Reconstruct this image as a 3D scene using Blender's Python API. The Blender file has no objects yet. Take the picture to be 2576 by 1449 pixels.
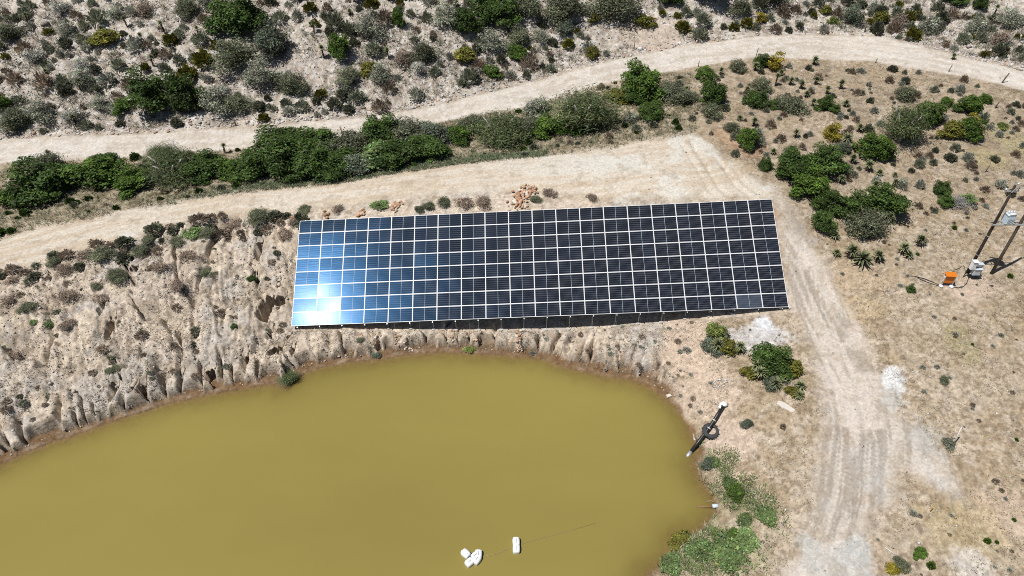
import bpy, math, random
import numpy as np
from mathutils import Vector, Matrix
random.seed(7); rng = np.random.default_rng(7)
scene = bpy.context.scene
R_ = math.radians

# ------------------------------------------------------------------ camera, sky, sun, exposure
PITCH, FOC, HC = R_(41.0), 1786.0 / 2576.0, 50.1       # drone camera 50 m above the pond, looking 41 deg down
cam_d = bpy.data.cameras.new('camera'); cam = bpy.data.objects.new('camera', cam_d)
scene.collection.objects.link(cam); scene.camera = cam
cam_d.sensor_width = 36.0; cam_d.lens = 36.0 * FOC
cam_d.clip_start = 0.5; cam_d.clip_end = 9000
cam.location = (0, 0, HC); cam.rotation_euler = (math.pi / 2 - PITCH, 0, 0)

SUN = Vector((-0.372, -0.199, 0.906)).normalized()
world = bpy.data.worlds.new('World'); scene.world = world; world.use_nodes = True
wn = world.node_tree; bg = wn.nodes['Background']
sky = wn.nodes.new('ShaderNodeTexSky'); sky.sky_type = 'NISHITA'; sky.sun_disc = False
sky.sun_elevation = math.asin(SUN.z); sky.sun_rotation = math.atan2(SUN.x, SUN.y)
sky.altitude = 300; sky.air_density = 1.0; sky.dust_density = 0.6; sky.ozone_density = 1.0
wn.links.new(sky.outputs[0], bg.inputs[0]); bg.inputs[1].default_value = 0.05
sun_d = bpy.data.lights.new('sun', 'SUN'); sun_d.energy = 4.9; sun_d.angle = R_(0.53); sun_d.color = (1.0, 0.98, 0.95)
sun = bpy.data.objects.new('sun', sun_d); scene.collection.objects.link(sun)
sun.rotation_euler = SUN.to_track_quat('Z', 'Y').to_euler(); sun.location = (-60, -30, 140)
vs = scene.view_settings; vs.view_transform = 'Standard'; vs.look = 'None'; vs.exposure = 0.0; vs.gamma = 1.0; vs.use_curve_mapping = False
scene.cycles.use_denoising = False; scene.cycles.filter_width = 1.0
scene.cycles.max_bounces = 6; scene.cycles.diffuse_bounces = 1; scene.cycles.transparent_max_bounces = 6

# ------------------------------------------------------------------ small helpers
C0 = scene.collection
CAM = np.array([0.0, 0.0, HC])
AXR = np.array([1.0, 0, 0]); AXF = np.array([0, math.cos(PITCH), -math.sin(PITCH)]); AXU = np.array([0, math.sin(PITCH), math.cos(PITCH)])

def ray(px, py):
    d = AXR * (px - 1288.0) + AXU * (724.5 - py) + AXF * 1786.0
    return d / np.linalg.norm(d)

def on_plane(px, py, z):
    d = ray(px, py); return CAM + d * ((z - HC) / d[2])

def srgb(r, g, b):
    f = lambda c: c / 12.92 if c <= 0.04045 else ((c + 0.055) / 1.055) ** 2.4
    return np.array([f(r / 255), f(g / 255), f(b / 255)])

SUNLIT = 1.38                                           # radiance of a sunlit white surface in this light
def alb(r, g, b): return srgb(r, g, b) / SUNLIT          # surface colour of a sunlit ground seen as r,g,b

def hash2(ix, iy, seed):
    ix = ix.astype(np.int64); iy = iy.astype(np.int64)
    h = (ix * 374761393 + iy * 668265263 + seed * 1274126177) & 0xffffffff
    h = ((h ^ (h >> 13)) * 1274126177) & 0xffffffff
    h = h ^ (h >> 16)
    return (h & 0xffff) / 65535.0

def vn(x, y, seed=0):
    x = np.asarray(x, float); y = np.asarray(y, float)
    ix = np.floor(x); iy = np.floor(y); fx = x - ix; fy = y - iy
    fx = fx * fx * fx * (fx * (fx * 6 - 15) + 10); fy = fy * fy * fy * (fy * (fy * 6 - 15) + 10)
    a = hash2(ix, iy, seed); b = hash2(ix + 1, iy, seed); c = hash2(ix, iy + 1, seed); d = hash2(ix + 1, iy + 1, seed)
    return (a * (1 - fx) + b * fx) * (1 - fy) + (c * (1 - fx) + d * fx) * fy

def fbm(x, y, seed=0, octv=4):
    s = 0.0; a = 0.5; n = 0.0
    for i in range(octv):
        s = s + a * vn(x * 2 ** i, y * 2 ** i, seed + i * 17); n += a; a *= 0.5
    return s / n

def sstep(a, b, x):
    t = np.clip((x - a) / (b - a), 0, 1); return t * t * (3 - 2 * t)

# ------------------------------------------------------------------ solar array plane (fitted to the place)
ARR_O = np.array([-21.678, 50.14, 1.541]); ARR_X = np.array([0.9979, -0.0117, 0.0642]); ARR_U = np.array([-0.0219, 0.8665, 0.4987])
ARR_X /= np.linalg.norm(ARR_X); ARR_U -= ARR_X * (ARR_X @ ARR_U); ARR_U /= np.linalg.norm(ARR_U); ARR_N = np.cross(ARR_X, ARR_U)
ARR_W, ARR_H = 48.0, 11.32
def arr(a, b, h=0.0): return ARR_O + ARR_X * a + ARR_U * b + ARR_N * h

# ------------------------------------------------------------------ terrain: smooth base from survey points
shore_px = [(0,1168),(60,1140),(120,1115),(200,1090),(280,1060),(360,1035),(420,1015),(480,1003),(540,990),(620,975),(680,965),(712,972),(740,958),(770,935),(820,920),(880,910),
 (940,905),(990,897),(1050,890),(1120,885),(1190,889),(1260,893),(1310,897),(1370,903),(1400,916),(1460,932),(1520,945),(1570,950),(1620,965),(1660,990),(1690,1010),
 (1710,1035),(1733,1070),(1745,1100),(1758,1125),(1768,1140),(1754,1155),(1750,1175),(1768,1210),(1788,1240),(1803,1262),(1800,1285),(1788,1310),(1760,1340),(1702,1360),
 (1688,1395),(1660,1425),(1630,1449)]
shore_w = [tuple(on_plane(x, y, 0.0)[:2]) for x, y in shore_px]
shore_poly = [(-190, 22), (-120, 26), (-70, 30.5), (-52, 33.0)] + shore_w + [(8, 20.5), (2, 8), (-6, -20), (-40, -60), (-190, -70)]
ctl = []
for x, y in shore_w[::1]: ctl.append((x, y, 0.1))
def cp(px, py, z): p = on_plane(px, py, z); ctl.append((p[0], p[1], z))
for a, c in ((0, .5), (6, .8), (12, 1.1), (18, 1.4), (24, 1.5), (30, 1.4), (36, 1.0), (42, .6), (48, .35)):
    p = arr(a, 0.2); ctl.append((p[0], p[1], p[2] - c))
    p = arr(a, 5.6); ctl.append((p[0], p[1], p[2] - .95))
    p = arr(a, 11.3); ctl.append((p[0], p[1], p[2] - .9))
for t in ((0,690,6.3),(150,646,6.3),(350,600,6.4),(547,550,6.45),(700,535,6.5),(0,600,6.4),(233,546,6.5),(567,483,6.7),(859,460,7.0),(1159,410,7.9),(1359,390,8.5),(1526,373,9.0),(1718,333,9.6),(1817,400,9.4),(1904,483,9.3),
 (0,1040,1.8),(300,960,1.8),(600,890,1.7),(100,860,4.0),(400,780,4.0),
 (0,500,5.8),(300,460,6.0),(600,440,6.3),(900,400,6.7),(1200,370,7.7),(1450,330,8.5),(1600,270,9.3),
 (0,380,6.2),(300,370,6.4),(600,345,6.7),(859,325,7.1),(1142,278,7.9),(1400,213,8.8),(1650,150,9.6),(1884,120,10.2),(2217,125,10.6),(2450,175,10.5),(2576,205,10.4),
 (200,330,7.0),(700,300,7.6),(1142,245,8.7),(1426,172,9.6),(2050,80,10.8),
 (0,200,9.5),(0,0,14.5),(600,200,9.9),(600,0,15.0),(1200,150,10.3),(1200,0,14.5),(1800,50,11.6),(1800,0,13.4),(2300,40,12.0),(2576,0,13.0),(2576,90,11.6),
 (1900,300,9.8),(2100,300,9.7),(2300,300,9.5),(2500,300,9.3),(2100,480,8.6),(2300,480,8.2),(2500,480,8.0),(2010,600,7.6),(2100,650,7.0),(2300,650,6.9),(2500,650,6.8),(2200,850,5.2),(2450,850,5.5),
 (2004,790,4.3),(2100,900,3.9),(2300,1100,3.9),(2500,1100,4.4),(2070,1100,3.0),(2050,1300,2.2),(2300,1350,2.8),(2530,1400,3.4),(2000,1440,1.6),(1900,1300,1.2),(1850,1440,0.9),(1850,1100,1.6),(1800,1000,2.0),(1900,900,3.0),(1850,820,3.6),(1700,850,2.3),(1600,870,1.6)):
    cp(*t)
ctl = np.array(ctl)
def tps_fit(P, smooth=0.02):
    n = len(P); d2 = ((P[:, None, :2] - P[None, :, :2]) ** 2).sum(-1)
    K = np.where(d2 > 0, d2 * np.log(np.maximum(d2, 1e-9)) * 0.5, 0) + np.eye(n) * smooth * 50
    Q = np.hstack([np.ones((n, 1)), P[:, :2]])
    A = np.block([[K, Q], [Q.T, np.zeros((3, 3))]])
    return np.linalg.solve(A, np.concatenate([P[:, 2], np.zeros(3)]))
TW = tps_fit(ctl)
def tps(x, y):
    x = np.clip(x, -74, 74); y = np.clip(y, 20, 112)
    o = np.zeros_like(x)
    for (cx, cy, _), w in zip(ctl, TW):
        d2 = (x - cx) ** 2 + (y - cy) ** 2
        o += w * 0.5 * d2 * np.log(np.maximum(d2, 1e-9))
    return o + TW[-3] + TW[-2] * x + TW[-1] * y
class Field:                                            # bilinear lookup on a rectilinear grid
    def __init__(s, xs, ys, Z): s.xs, s.ys, s.Z = xs, ys, Z
    def __call__(s, x, y):
        x = np.clip(x, s.xs[0], s.xs[-1]); y = np.clip(y, s.ys[0], s.ys[-1])
        i = np.clip(np.searchsorted(s.xs, x) - 1, 0, len(s.xs) - 2); j = np.clip(np.searchsorted(s.ys, y) - 1, 0, len(s.ys) - 2)
        fx = (x - s.xs[i]) / (s.xs[i + 1] - s.xs[i]); fy = (y - s.ys[j]) / (s.ys[j + 1] - s.ys[j])
        Z = s.Z
        return (Z[j, i] * (1 - fx) + Z[j, i + 1] * fx) * (1 - fy) + (Z[j + 1, i] * (1 - fx) + Z[j + 1, i + 1] * fx) * fy
cxs = np.arange(-92, 92.01, 0.45); cys = np.arange(14, 130.01, 0.45)
CX, CY = np.meshgrid(cxs, cys)
base = Field(cxs, cys, tps(CX, CY))
ZS = np.linspace(22, -0.4, 260)
def march(px, py, fld):
    d = ray(px, py); t = (ZS - HC) / d[2]
    x = d[0] * t; y = d[1] * t; h = fld(x, y) - ZS
    k = np.argmax(h >= 0)
    if k == 0: k = 1
    f = h[k - 1] / (h[k - 1] - h[k]) if h[k] != h[k - 1] else 0
    tt = t[k - 1] + (t[k] - t[k - 1]) * f
    return CAM + d * tt
def wpoly(pts): return [tuple(march(x, y, base)[:2]) for x, y in pts]

def seg_dist(X, Y, pts, closed=True):
    best = np.full(X.shape, 1e9); U = np.zeros(X.shape); acc = 0.0
    P = list(pts) + ([pts[0]] if closed else [])
    for (ax, ay), (bx, by) in zip(P[:-1], P[1:]):
        dx, dy = bx - ax, by - ay; L2 = dx * dx + dy * dy + 1e-12; L = math.sqrt(L2)
        t = np.clip(((X - ax) * dx + (Y - ay) * dy) / L2, 0, 1)
        d = np.hypot(X - ax - t * dx, Y - ay - t * dy)
        m = d < best; best = np.where(m, d, best); U = np.where(m, acc + t * L, U); acc += L
    return best, U
def inside(X, Y, pts):
    c = np.zeros(X.shape, bool); n = len(pts)
    for k in range(n):
        x1, y1 = pts[k]; x2, y2 = pts[(k + 1) % n]
        if y1 == y2: continue
        m = ((y1 > Y) != (y2 > Y)) & (X < (x2 - x1) * (Y - y1) / (y2 - y1) + x1); c ^= m
    return c
def sdf(pts):
    d, U = seg_dist(CX, CY, pts); return Field(cxs, cys, np.where(inside(CX, CY, pts), -d, d))

road_up = [(0,350),(200,340),(400,335),(533,325),(667,317),(767,306),(859,300),(992,283),(1142,253),(1292,217),(1426,182),(1559,147),(1717,115),(1884,93),(2050,87),(2217,93),(2350,123),(2484,157),(2576,180)]
road_dn = [(0,410),(150,403),(300,399),(467,384),(650,372),(733,363),(859,345),(992,330),(1159,297),(1292,275),(1409,243),(1509,213),(1620,190),(1717,175),(1817,157),(1900,145),(2050,148),(2184,153),(2317,175),(2450,197),(2576,230)]
up_w, dn_w = wpoly(road_up), wpoly(road_dn)
def ext(w, k, dx): return (w[k][0] + dx[0], w[k][1] + dx[1])
up_w = [(-110, up_w[0][1] - 4)] + up_w + [(110, up_w[-1][1] - 18)]
dn_w = [(-110, dn_w[0][1] - 4)] + dn_w + [(110, dn_w[-1][1] - 20)]
SD_road = sdf(up_w + dn_w[::-1])
SD_hill = sdf(up_w + [(200, 200), (-200, 200)])
track_up = [(0,598),(100,570),(233,546),(333,520),(433,510),(567,484),(700,472),(859,458),(1026,430),(1159,410),(1359,391),(1526,373),(1626,347),(1690,341),(1735,330),(1770,348),(1800,385),(1878,435),(1958,478),(2026,560),(2070,643),(2102,716),(2140,766),(2162,833),(2190,900),(2217,966),(2262,1033),(2300,1060),(2350,1133),(2385,1200),(2420,1262),(2395,1268),(2330,1215),(2262,1150),(2240,1160),(2262,1215),(2250,1266),(2200,1300),(2167,1346),(2197,1410),(2200,1449)]
track_dn = [(1977,1449),(2024,1360),(2050,1300),(2054,1250),(2054,1166),(2063,1106),(2080,1050),(2070,966),(2054,900),(2027,833),(2006,795),(1992,772),(1970,650),(1946,500),(1780,503),(1600,500),(1492,503),(1376,490),(1290,480),(1159,483),(1009,496),(942,510),(817,523),(733,530),(667,533),(547,550),(433,563),(350,600),(233,626),(150,646),(67,683),(0,686)]
tu, td = wpoly(track_up), wpoly(track_dn)
SD_track = sdf([(-110, tu[0][1] - 6)] + tu + [(tu[-1][0] - 6, 12), (td[0][0] - 6, 12)] + td + [(-110, td[-1][1] - 6)])
dS, US = seg_dist(CX, CY, shore_poly)
SD_shore = Field(cxs, cys, np.where(inside(CX, CY, shore_poly), -dS, dS)); U_shore = Field(cxs, cys, US)
bank_px = [(0,1172)] + [p for p in shore_px[1:30]] + [(1690,1010),(1712,985),(1690,940),(1660,900),(1690,850),(1800,800),(1940,790),(1985,776),(1941,500),(1780,502),(1492,502),(1290,480),(1159,482),(942,508),(733,528),(547,548),(433,561),(350,598),(150,644),(0,684)]
bk = wpoly(bank_px)
SD_bank = sdf([(-110, bk[0][1] - 5)] + bk + [(-110, bk[-1][1] - 5)])
verge_px = track_up[:15] + [(1745,318),(1730,290),(1765,262),(1735,225),(1750,190)] + road_dn[:13][::-1]
SD_verge = sdf([(-110, tu[0][1] - 5)] + wpoly(verge_px) + [(-110, dn_w[1][1] - 4)])
green_px = [(1755,1140),(1798,1165),(1832,1205),(1876,1250),(1930,1310),(1940,1360),(1890,1449),(1630,1449),(1690,1390),(1765,1340),(1805,1265),(1750,1175)]
SD_green = sdf(wpoly(green_px) + [(20, 15)])
rc = wpoly([((a[0] + b[0]) / 2, (a[1] + b[1]) / 2) for a, b in [((0,350),(0,410)),((400,335),(400,392)),((859,300),(859,345)),((1292,217),(1292,275)),((1717,115),(1717,175)),((2050,87),(2050,148)),((2350,123),(2330,178)),((2576,180),(2576,230))]])
tc = wpoly([(1760,360),(1830,470),(1930,560),(2005,680),(2070,830),(2130,966),(2150,1100),(2140,1250),(2090,1449)])
cc = wpoly([(0,640),(300,560),(600,510),(900,487),(1200,447),(1500,425),(1760,400)])
VRd, VRu = seg_dist(CX, CY, rc, False); VT, VTu = seg_dist(CX, CY, tc, False); VC, VCu = seg_dist(CX, CY, cc, False)
useC = VC < VT
F_rv, F_ru = Field(cxs, cys, VRd), Field(cxs, cys, VRu)
F_tv, F_tu, F_cv, F_cu = Field(cxs, cys, VT), Field(cxs, cys, VTu), Field(cxs, cys, VC), Field(cxs, cys, VCu)

# ------------------------------------------------------------------ terrain: detailed height field
def grow(a, b, d0, d1):
    o = []; p = a; d = d0
    while (p < b if d0 > 0 else p > b): p += d; d *= d1; o.append(p)
    return o
def coords(core, lo, hi):
    return np.array(sorted(set(np.round(grow(core[0], lo, -0.6, 1.35) + list(core) + grow(core[-1], hi, 0.6, 1.35), 4))))
gx = coords(np.concatenate([np.arange(-80, -47.9, .34), np.arange(-47.9, -20, .115), np.arange(-20, 47.5, .155), np.arange(47.6, 80.1, .34)]), -3000, 3000)
gy = coords(np.concatenate([np.arange(16, 32, .22), np.arange(32, 51.5, .115), np.arange(51.5, 62, .145), np.arange(62, 112, .26)]), -3000, 3000)
GX, GY = np.meshgrid(gx, gy)
def in_hole(X, Y, h, back):
    (hx, hy, ax, ay, rot, dep) = h; hy = hy + back; c, s = math.cos(rot), math.sin(rot); ex = ((X - hx) * c + (Y - hy) * s) / ax; ey = (-(X - hx) * s + (Y - hy) * c) / ay
    return np.sqrt(ex * ex + ey * ey) + (fbm(X * 2.5, Y * 2.5, 51, 2) - .5) * .6
def terrain(X, Y, holes=True):
    z = base(np.clip(X, -74, 74), np.clip(Y, 20, 112))
    sh = SD_shore(X, Y); far = np.maximum(np.abs(X) - 74, 0) + np.maximum(Y - 112, 0) + np.maximum(18 - Y, 0)
    roads = np.minimum(SD_road(X, Y), SD_track(X, Y))
    rough = sstep(-0.2, 1.2, roads)
    z = z + (fbm(X * .12, Y * .12, 3, 3) - .5) * 0.7 * sstep(1, 8, np.abs(sh)) * (.25 + .75 * rough) * sstep(.5, 3, SD_bank(X, Y) + 2.2)
    z = z + (fbm(X * .9, Y * .9, 5, 4) - .5) * (.05 + .28 * rough)
    hill = sstep(0, 2, -SD_hill(X, Y))
    z = z + hill * ((fbm(X * .35, Y * .5, 21, 3) - .5) * 1.0 + (np.abs(fbm(X * .5 + Y * .25, Y * 1.3, 23, 3) - .5) * -1.2 + .12))
    z = z + (fbm(X * .004, Y * .004, 9, 3) - .4) * np.minimum(far * .12, 60)
    # shallow wheel ruts on the right-hand track
    tv = F_tv(X, Y); z = z - .13 * (np.exp(-((tv - .95) / .28) ** 2) + .6 * np.exp(-((tv - 2.1) / .25) ** 2)) * sstep(0, 1, -SD_track(X, Y))
    rv = F_rv(X, Y); z = z - .05 * np.exp(-((rv - .9) / .35) ** 2) * sstep(0, 1, -SD_road(X, Y))
    # eroded embankment: gullies running down to the pond
    u = U_shore(X, Y); d = np.maximum(sh, 0)
    lft = sstep(-16, -24, X)                                       # the open slope left of the array
    bank = sstep(.25, -.8, SD_bank(X, Y))
    front = sstep(4.2, 2.2, d)
    openb = bank * np.maximum(lft, front)
    rr = sstep(12, 22, X)                                          # smoother bank on the right
    wob = (fbm(u * .3, d * .3, 31, 4) - .5) * 2.2
    g1 = np.abs(vn((u + wob) * .42, d * .05 + 3, 33) - .5) * 2
    g2 = np.abs(vn((u + wob * .6) * .95, d * .12 + 7, 35) - .5) * 2
    g3 = np.abs(vn((u + wob * .3) * 2.1, d * .3 + 1, 37) - .5) * 2
    upl = .45 + .55 * fbm(u * .2, d * .16, 39, 2)
    z = z - openb * (1 - .65 * rr) * (np.exp(-(g1 / .075) ** 2) * 1.35 * upl + np.exp(-(g2 / .11) ** 2) * (.5 + .5 * front) * upl + np.exp(-(g3 / .2) ** 2) * .3 * upl)
    z = z + openb * ((fbm(u * .8, d * .4, 41, 4) - .5) * .55 + (fbm(X * 2.4, Y * 2.0, 42, 3) - .5) * .42 * (1 - .4 * rr))
    # blocky cut bank above the waterline
    lump = fbm(u * .55, d * .1, 43, 3)
    uu = u / 1.25 + (fbm(u * .28, u * 0 + 2, 44, 2) - .5) * 2.2 + (fbm(u * .6, d * .6, 46, 3) - .5) * .42
    iu = np.floor(uu); tt_ = uu - iu; hb = hash2(iu, iu * 0 + 3, 48); nb = np.round(uu); hg = hash2(nb, nb * 0 + 5, 49); hd = hash2(nb, nb * 0 + 8, 52)
    edge = np.minimum(tt_, 1 - tt_); gap = np.exp(-(edge / (.07 + .08 * hg)) ** 2); bulge = 1 - (2 * tt_ - 1) ** 4
    dd = d - .25 - 1.0 * hb * (.5 + lump) + (1 - bulge) * .55
    cliff = sstep(0.0, .38, dd)
    top = np.maximum(z, (.5 + .75 * lump + .35 * hb) * (1 - .35 * rr) + .12 * d) + .22 * bulge * (1 - .5 * rr)
    gl = 1.6 + 2.6 * hd
    top = top - gap * (.35 + 1.0 * hg) * (1 - .6 * rr) * sstep(gl, gl - 1.2, d)
    low = .05 + .1 * d + (fbm(X * 2, Y * 2, 45, 2) - .5) * .08
    top = np.maximum(top, low)
    bz = bank * sstep(5.0, 3.0, d)
    z = z * (1 - bz) + bz * (low * (1 - cliff) + top * cliff)
    # ground kept clear under the array
    a_ = (X - ARR_O[0]) * ARR_X[0] + (Y - ARR_O[1]) * ARR_X[1]; bh = ((Y - ARR_O[1]) - a_ * ARR_X[1] / ARR_X[0]) / ARR_U[1]
    pz = ARR_O[2] + a_ * ARR_X[2] + np.clip(bh, 0, ARR_H) * ARR_U[2]
    c_ = np.interp(a_, [0, 6, 12, 18, 24, 30, 36, 42, 48], [.6, .95, 1.5, 2.0, 2.3, 2.3, 1.85, 1.1, .4]); c_ = c_ * (1 - sstep(2, 6, bh)) + .8 * sstep(2, 6, bh)
    inarr = sstep(-.3, .2, a_) * sstep(48.3, 47.8, a_) * sstep(-.55, -.1, bh) * sstep(ARR_H + .3, ARR_H - .2, bh)
    z = z * (1 - inarr) + inarr * np.minimum(z, pz - c_ + (fbm(X, Y, 57, 3) - .5) * .2)
    # natural shore on the right: small turf step
    nat = (1 - bank) * sstep(3, 1, d)
    z = np.where(sh > 0, np.maximum(z, .04 + .22 * sstep(0, .5, d - .1 + .3 * (lump - .5)) * (1 - bank) + .01 * d), z)
    # sink holes
    for h in (HOLES if holes else []):
        r = np.minimum(np.minimum(in_hole(X, Y, h, 0), in_hole(X, Y, h, .45)), in_hole(X, Y, h, .9))
        z = z - (h[5] + 1.0) * sstep(1.0, .84, r)
    # pond bed
    inn = np.maximum(-sh, 0)
    z = np.where(sh <= 0, np.minimum(-.02 - .10 * inn - .02 * np.minimum(inn, 6) ** 2 + (fbm(X * 1.2, Y * 1.2, 47, 3) - .5) * .12 * np.minimum(inn, 1), -.02), z)
    return np.where(sh > 0, np.maximum(z, .03), np.maximum(z, -2.5))
HOLES = []
for (px, py, ax, ay, rot, dep) in [(668,776,1.35,.6,1.15,2.6),(692,757,1.05,.5,.25,2.2),(529,952,.5,.6,.4,1.6),(284,992,.35,.8,.15,1.6),(356,985,.28,.6,-.1,1.3),(333,992,.22,.4,.1,1.2),(697,900,.75,.32,.6,1.6),
        (614,915,.3,.7,-.1,1.5),(455,960,.2,.45,.1,1.3),(648,630,.33,.95,.0,2.0),(640,702,.22,.22,0,1.2),(700,727,.22,.2,0,1.2),(675,840,.25,.5,-.3,1.4),(724,860,.22,.6,-.2,1.3),(275,830,.3,.9,.0,1.1),(256,770,.3,.8,0,1.0),(337,676,.4,.3,0,1.2),(376,678,.35,.3,0,1.2),(740,905,.2,.5,0,1.1)]:
    p = march(px, py, base); HOLES.append((p[0], p[1], ax, ay, rot, dep))
GZ = terrain(GX, GY)
hz = Field(gx, gy, GZ)
def at(px, py): return march(px, py, hz)
def ground(x, y): return float(hz(np.array([x]), np.array([y]))[0])

# ------------------------------------------------------------------ ground colours (the soil itself, plus undercut shade painted along the bank foot)
def mix(a, b, t): return a * (1 - t[..., None]) + b * t[..., None]
def ground_colour(X, Y, Z):
    one = np.ones(X.shape)
    n1 = fbm(X * .25, Y * .25, 61, 4); n2 = fbm(X * 1.1, Y * 1.1, 63, 4); n3 = fbm(X * 3.2, Y * 3.2, 65, 3); n4 = vn(X * 5.5, Y * 5.5, 67)
    rag = (fbm(X * .8, Y * .8, 71, 4) - .5) * 1.6
    # dry field
    col = one[..., None] * alb(204, 186, 161)
    col = mix(col, alb(186, 164, 133)[None, None], sstep(.42, .6, n1) * .6)
    col = mix(col, alb(228, 212, 192)[None, None], sstep(.52, .66, n2) * .5)
    col = mix(col, alb(146, 124, 98)[None, None], sstep(.5, .68, n3) * .6)
    col = mix(col, mix(one[..., None] * alb(192, 174, 150), alb(160, 142, 118)[None, None], sstep(.45, .62, n2)), sstep(58, 68, Y - .12 * (X - 30)) * sstep(.35, .6, fbm(X * .5, Y * .5, 69, 3)) * .85)
    # hillside of pale shattered stone
    h = sstep(.3, -.5, SD_hill(X, Y) + rag * .4)
    hc = mix(one[..., None] * alb(216, 203, 185), alb(198, 184, 168)[None, None], sstep(.42, .62, n1))
    hc = mix(hc, alb(240, 235, 229)[None, None], sstep(.5, .65, n3) * .7)
    hc = mix(hc, alb(150, 134, 118)[None, None], sstep(.57, .7, n2) * .6)
    col = mix(col, hc, h)
    # verge between road and crest track
    v = sstep(1.2, -1.6, SD_verge(X, Y) + rag * 1.6)
    vc = mix(one[..., None] * alb(184, 170, 144), alb(134, 122, 96)[None, None], sstep(.42, .6, n2))
    vc = mix(vc, alb(214, 198, 172)[None, None], sstep(.58, .7, n3) * .6)
    col = mix(col, vc, v)
    # embankment clay
    b = sstep(.5, -.7, SD_bank(X, Y) + rag * .5)
    bc = mix(one[..., None] * alb(230, 213, 193), alb(216, 205, 191)[None, None], sstep(.4, .6, n1))
    bc = mix(bc, alb(234, 216, 192)[None, None], sstep(.5, .68, fbm(X * .5, Y * .5, 73, 3)) * .8)
    bc = mix(bc, alb(176, 156, 132)[None, None], sstep(.52, .7, n2) * .5)
    bc = mix(bc, alb(150, 132, 110)[None, None], sstep(.58, .74, n3) * .5)
    shd = SD_shore(X, Y)
    bc = mix(bc, alb(176, 138, 104)[None, None], sstep(2.6, .7, shd) * sstep(-6, 10, X) * sstep(.4, .6, n2) * .5)
    damp_shade = b * sstep(.62, .3, Z + (n3 - .5) * .5) * sstep(2.2, 1.0, shd)  # damp clay plus the shade of the undercut, both put into the colour
    bc = mix(bc, alb(132, 110, 88)[None, None], damp_shade * .85)
    col = mix(col, bc, b)
    # sandy patch by the right end and bare pink soil on the near shore
    for (px, py, rx, ry, c, k) in PATCHES:
        e = np.sqrt(((X - px) / rx) ** 2 + ((Y - py) / ry) ** 2) + rag * .35 + (n3 - .5) * .5
        col = mix(col, np.array(c)[None, None], sstep(1.0, .6, e) * k)
    # green shore ground
    g = sstep(.8, -2.2, SD_green(X, Y) + rag * 2.0)
    gc = mix(one[..., None] * alb(200, 182, 152), alb(160, 156, 112)[None, None], sstep(.4, .6, n2))
    gc = mix(gc, alb(196, 174, 146)[None, None], sstep(.55, .68, n3) * .7)
    col = mix(col, gc, g)
    # gravel road
    rv, ru = F_rv(X, Y), F_ru(X, Y)
    st = fbm(ru * .12, rv * 2.2, 81, 3); st2 = fbm(ru * .5, rv * 1.2, 83, 3)
    w = sstep(.25, -.35, SD_road(X, Y) + rag * .3)
    rcol = mix(one[..., None] * alb(232, 221, 206), alb(219, 207, 191)[None, None], sstep(.42, .6, st))
    rcol = mix(rcol, alb(238, 229, 217)[None, None], sstep(.5, .64, st2) * .7)
    rcol = mix(rcol, alb(190, 174, 152)[None, None], sstep(.6, .72, n2) * .35)
    col = mix(col, rcol, w)
    # crest track and right-hand track
    t = sstep(.9, -1.0, SD_track(X, Y) + rag * 1.3)
    tv, tuu, cv, cu = F_tv(X, Y), F_tu(X, Y), F_cv(X, Y), F_cu(X, Y)
    isr = sstep(23, 28, X - (Y - 52) * .25 + 0.0)
    st = fbm(np.where(isr > .5, tuu, cu) * .14, np.where(isr > .5, tv * 3.4, cv * 1.8), 85, 3)
    tcol = mix(one[..., None] * alb(234, 221, 202), alb(224, 206, 182)[None, None], sstep(.44, .62, st))
    tcol = mix(tcol, alb(236, 229, 215)[None, None], sstep(.48, .62, n1) * sstep(-8, 12, X))
    rcol = mix(one[..., None] * alb(222, 210, 196), alb(188, 176, 162)[None, None], sstep(.47, .57, st))
    rcol = mix(rcol, alb(232, 219, 205)[None, None], sstep(.5, .66, fbm(X * .35, Y * .35, 87, 3)) * .8)
    rcol = mix(rcol, alb(212, 209, 202)[None, None], sstep(36, 28, Y) * sstep(.45, .6, n1) * .8)
    tcol = mix(tcol, rcol, isr)
    tcol = mix(tcol, alb(172, 150, 122)[None, None], sstep(.6, .74, n2) * .35)
    col = mix(col, tcol, t)
    for (px, py, rx, ry, c, k) in PALE:
        e = np.sqrt(((X - px) / rx) ** 2 + ((Y - py) / ry) ** 2) + rag * .45 + (n3 - .5) * .7
        col = mix(col, np.array(c)[None, None], sstep(1.0, .45, e) * k)
    # wet mud at the waterline and bed
    wet = sstep(.32, .04, Z + (n2 - .5) * .2) * sstep(3.0, 1.5, shd)
    col = mix(col, (alb(150, 112, 70) * .72)[None, None], wet * .8)
    bed = sstep(.02, -.2, Z)
    col = mix(col, alb(172, 130, 74)[None, None], bed)
    return col * (.9 + .2 * n4)[..., None]
PATCHES, PALE = [], []
def patch(lst, px, py, rx, ry, c, k): p = at(px, py); lst.append((p[0], p[1], rx, ry, c, k))
patch(PATCHES, 1740, 880, 3.0, 4.5, alb(228, 204, 180), .9); patch(PATCHES, 1790, 985, 3.0, 3.6, alb(226, 203, 180), .8); patch(PATCHES, 1835, 1110, 2.6, 2.6, alb(228, 205, 184), .8)
patch(PATCHES, 1840, 1210, 2.4, 1.0, alb(226, 203, 178), .8); patch(PATCHES, 2120, 700, 6, 2.2, alb(214, 190, 160), .6); patch(PATCHES, 2145, 780, 3.5, 2.0, alb(216, 190, 145), .4)
patch(PATCHES, 2440, 720, 3.5, 2.2, alb(216, 194, 172), .8); patch(PATCHES, 2540, 1290, 3.5, 2.5, alb(222, 198, 172), .7); patch(PATCHES, 2420, 1330, 3.2, 3.2, alb(206, 186, 140), .4)
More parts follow.
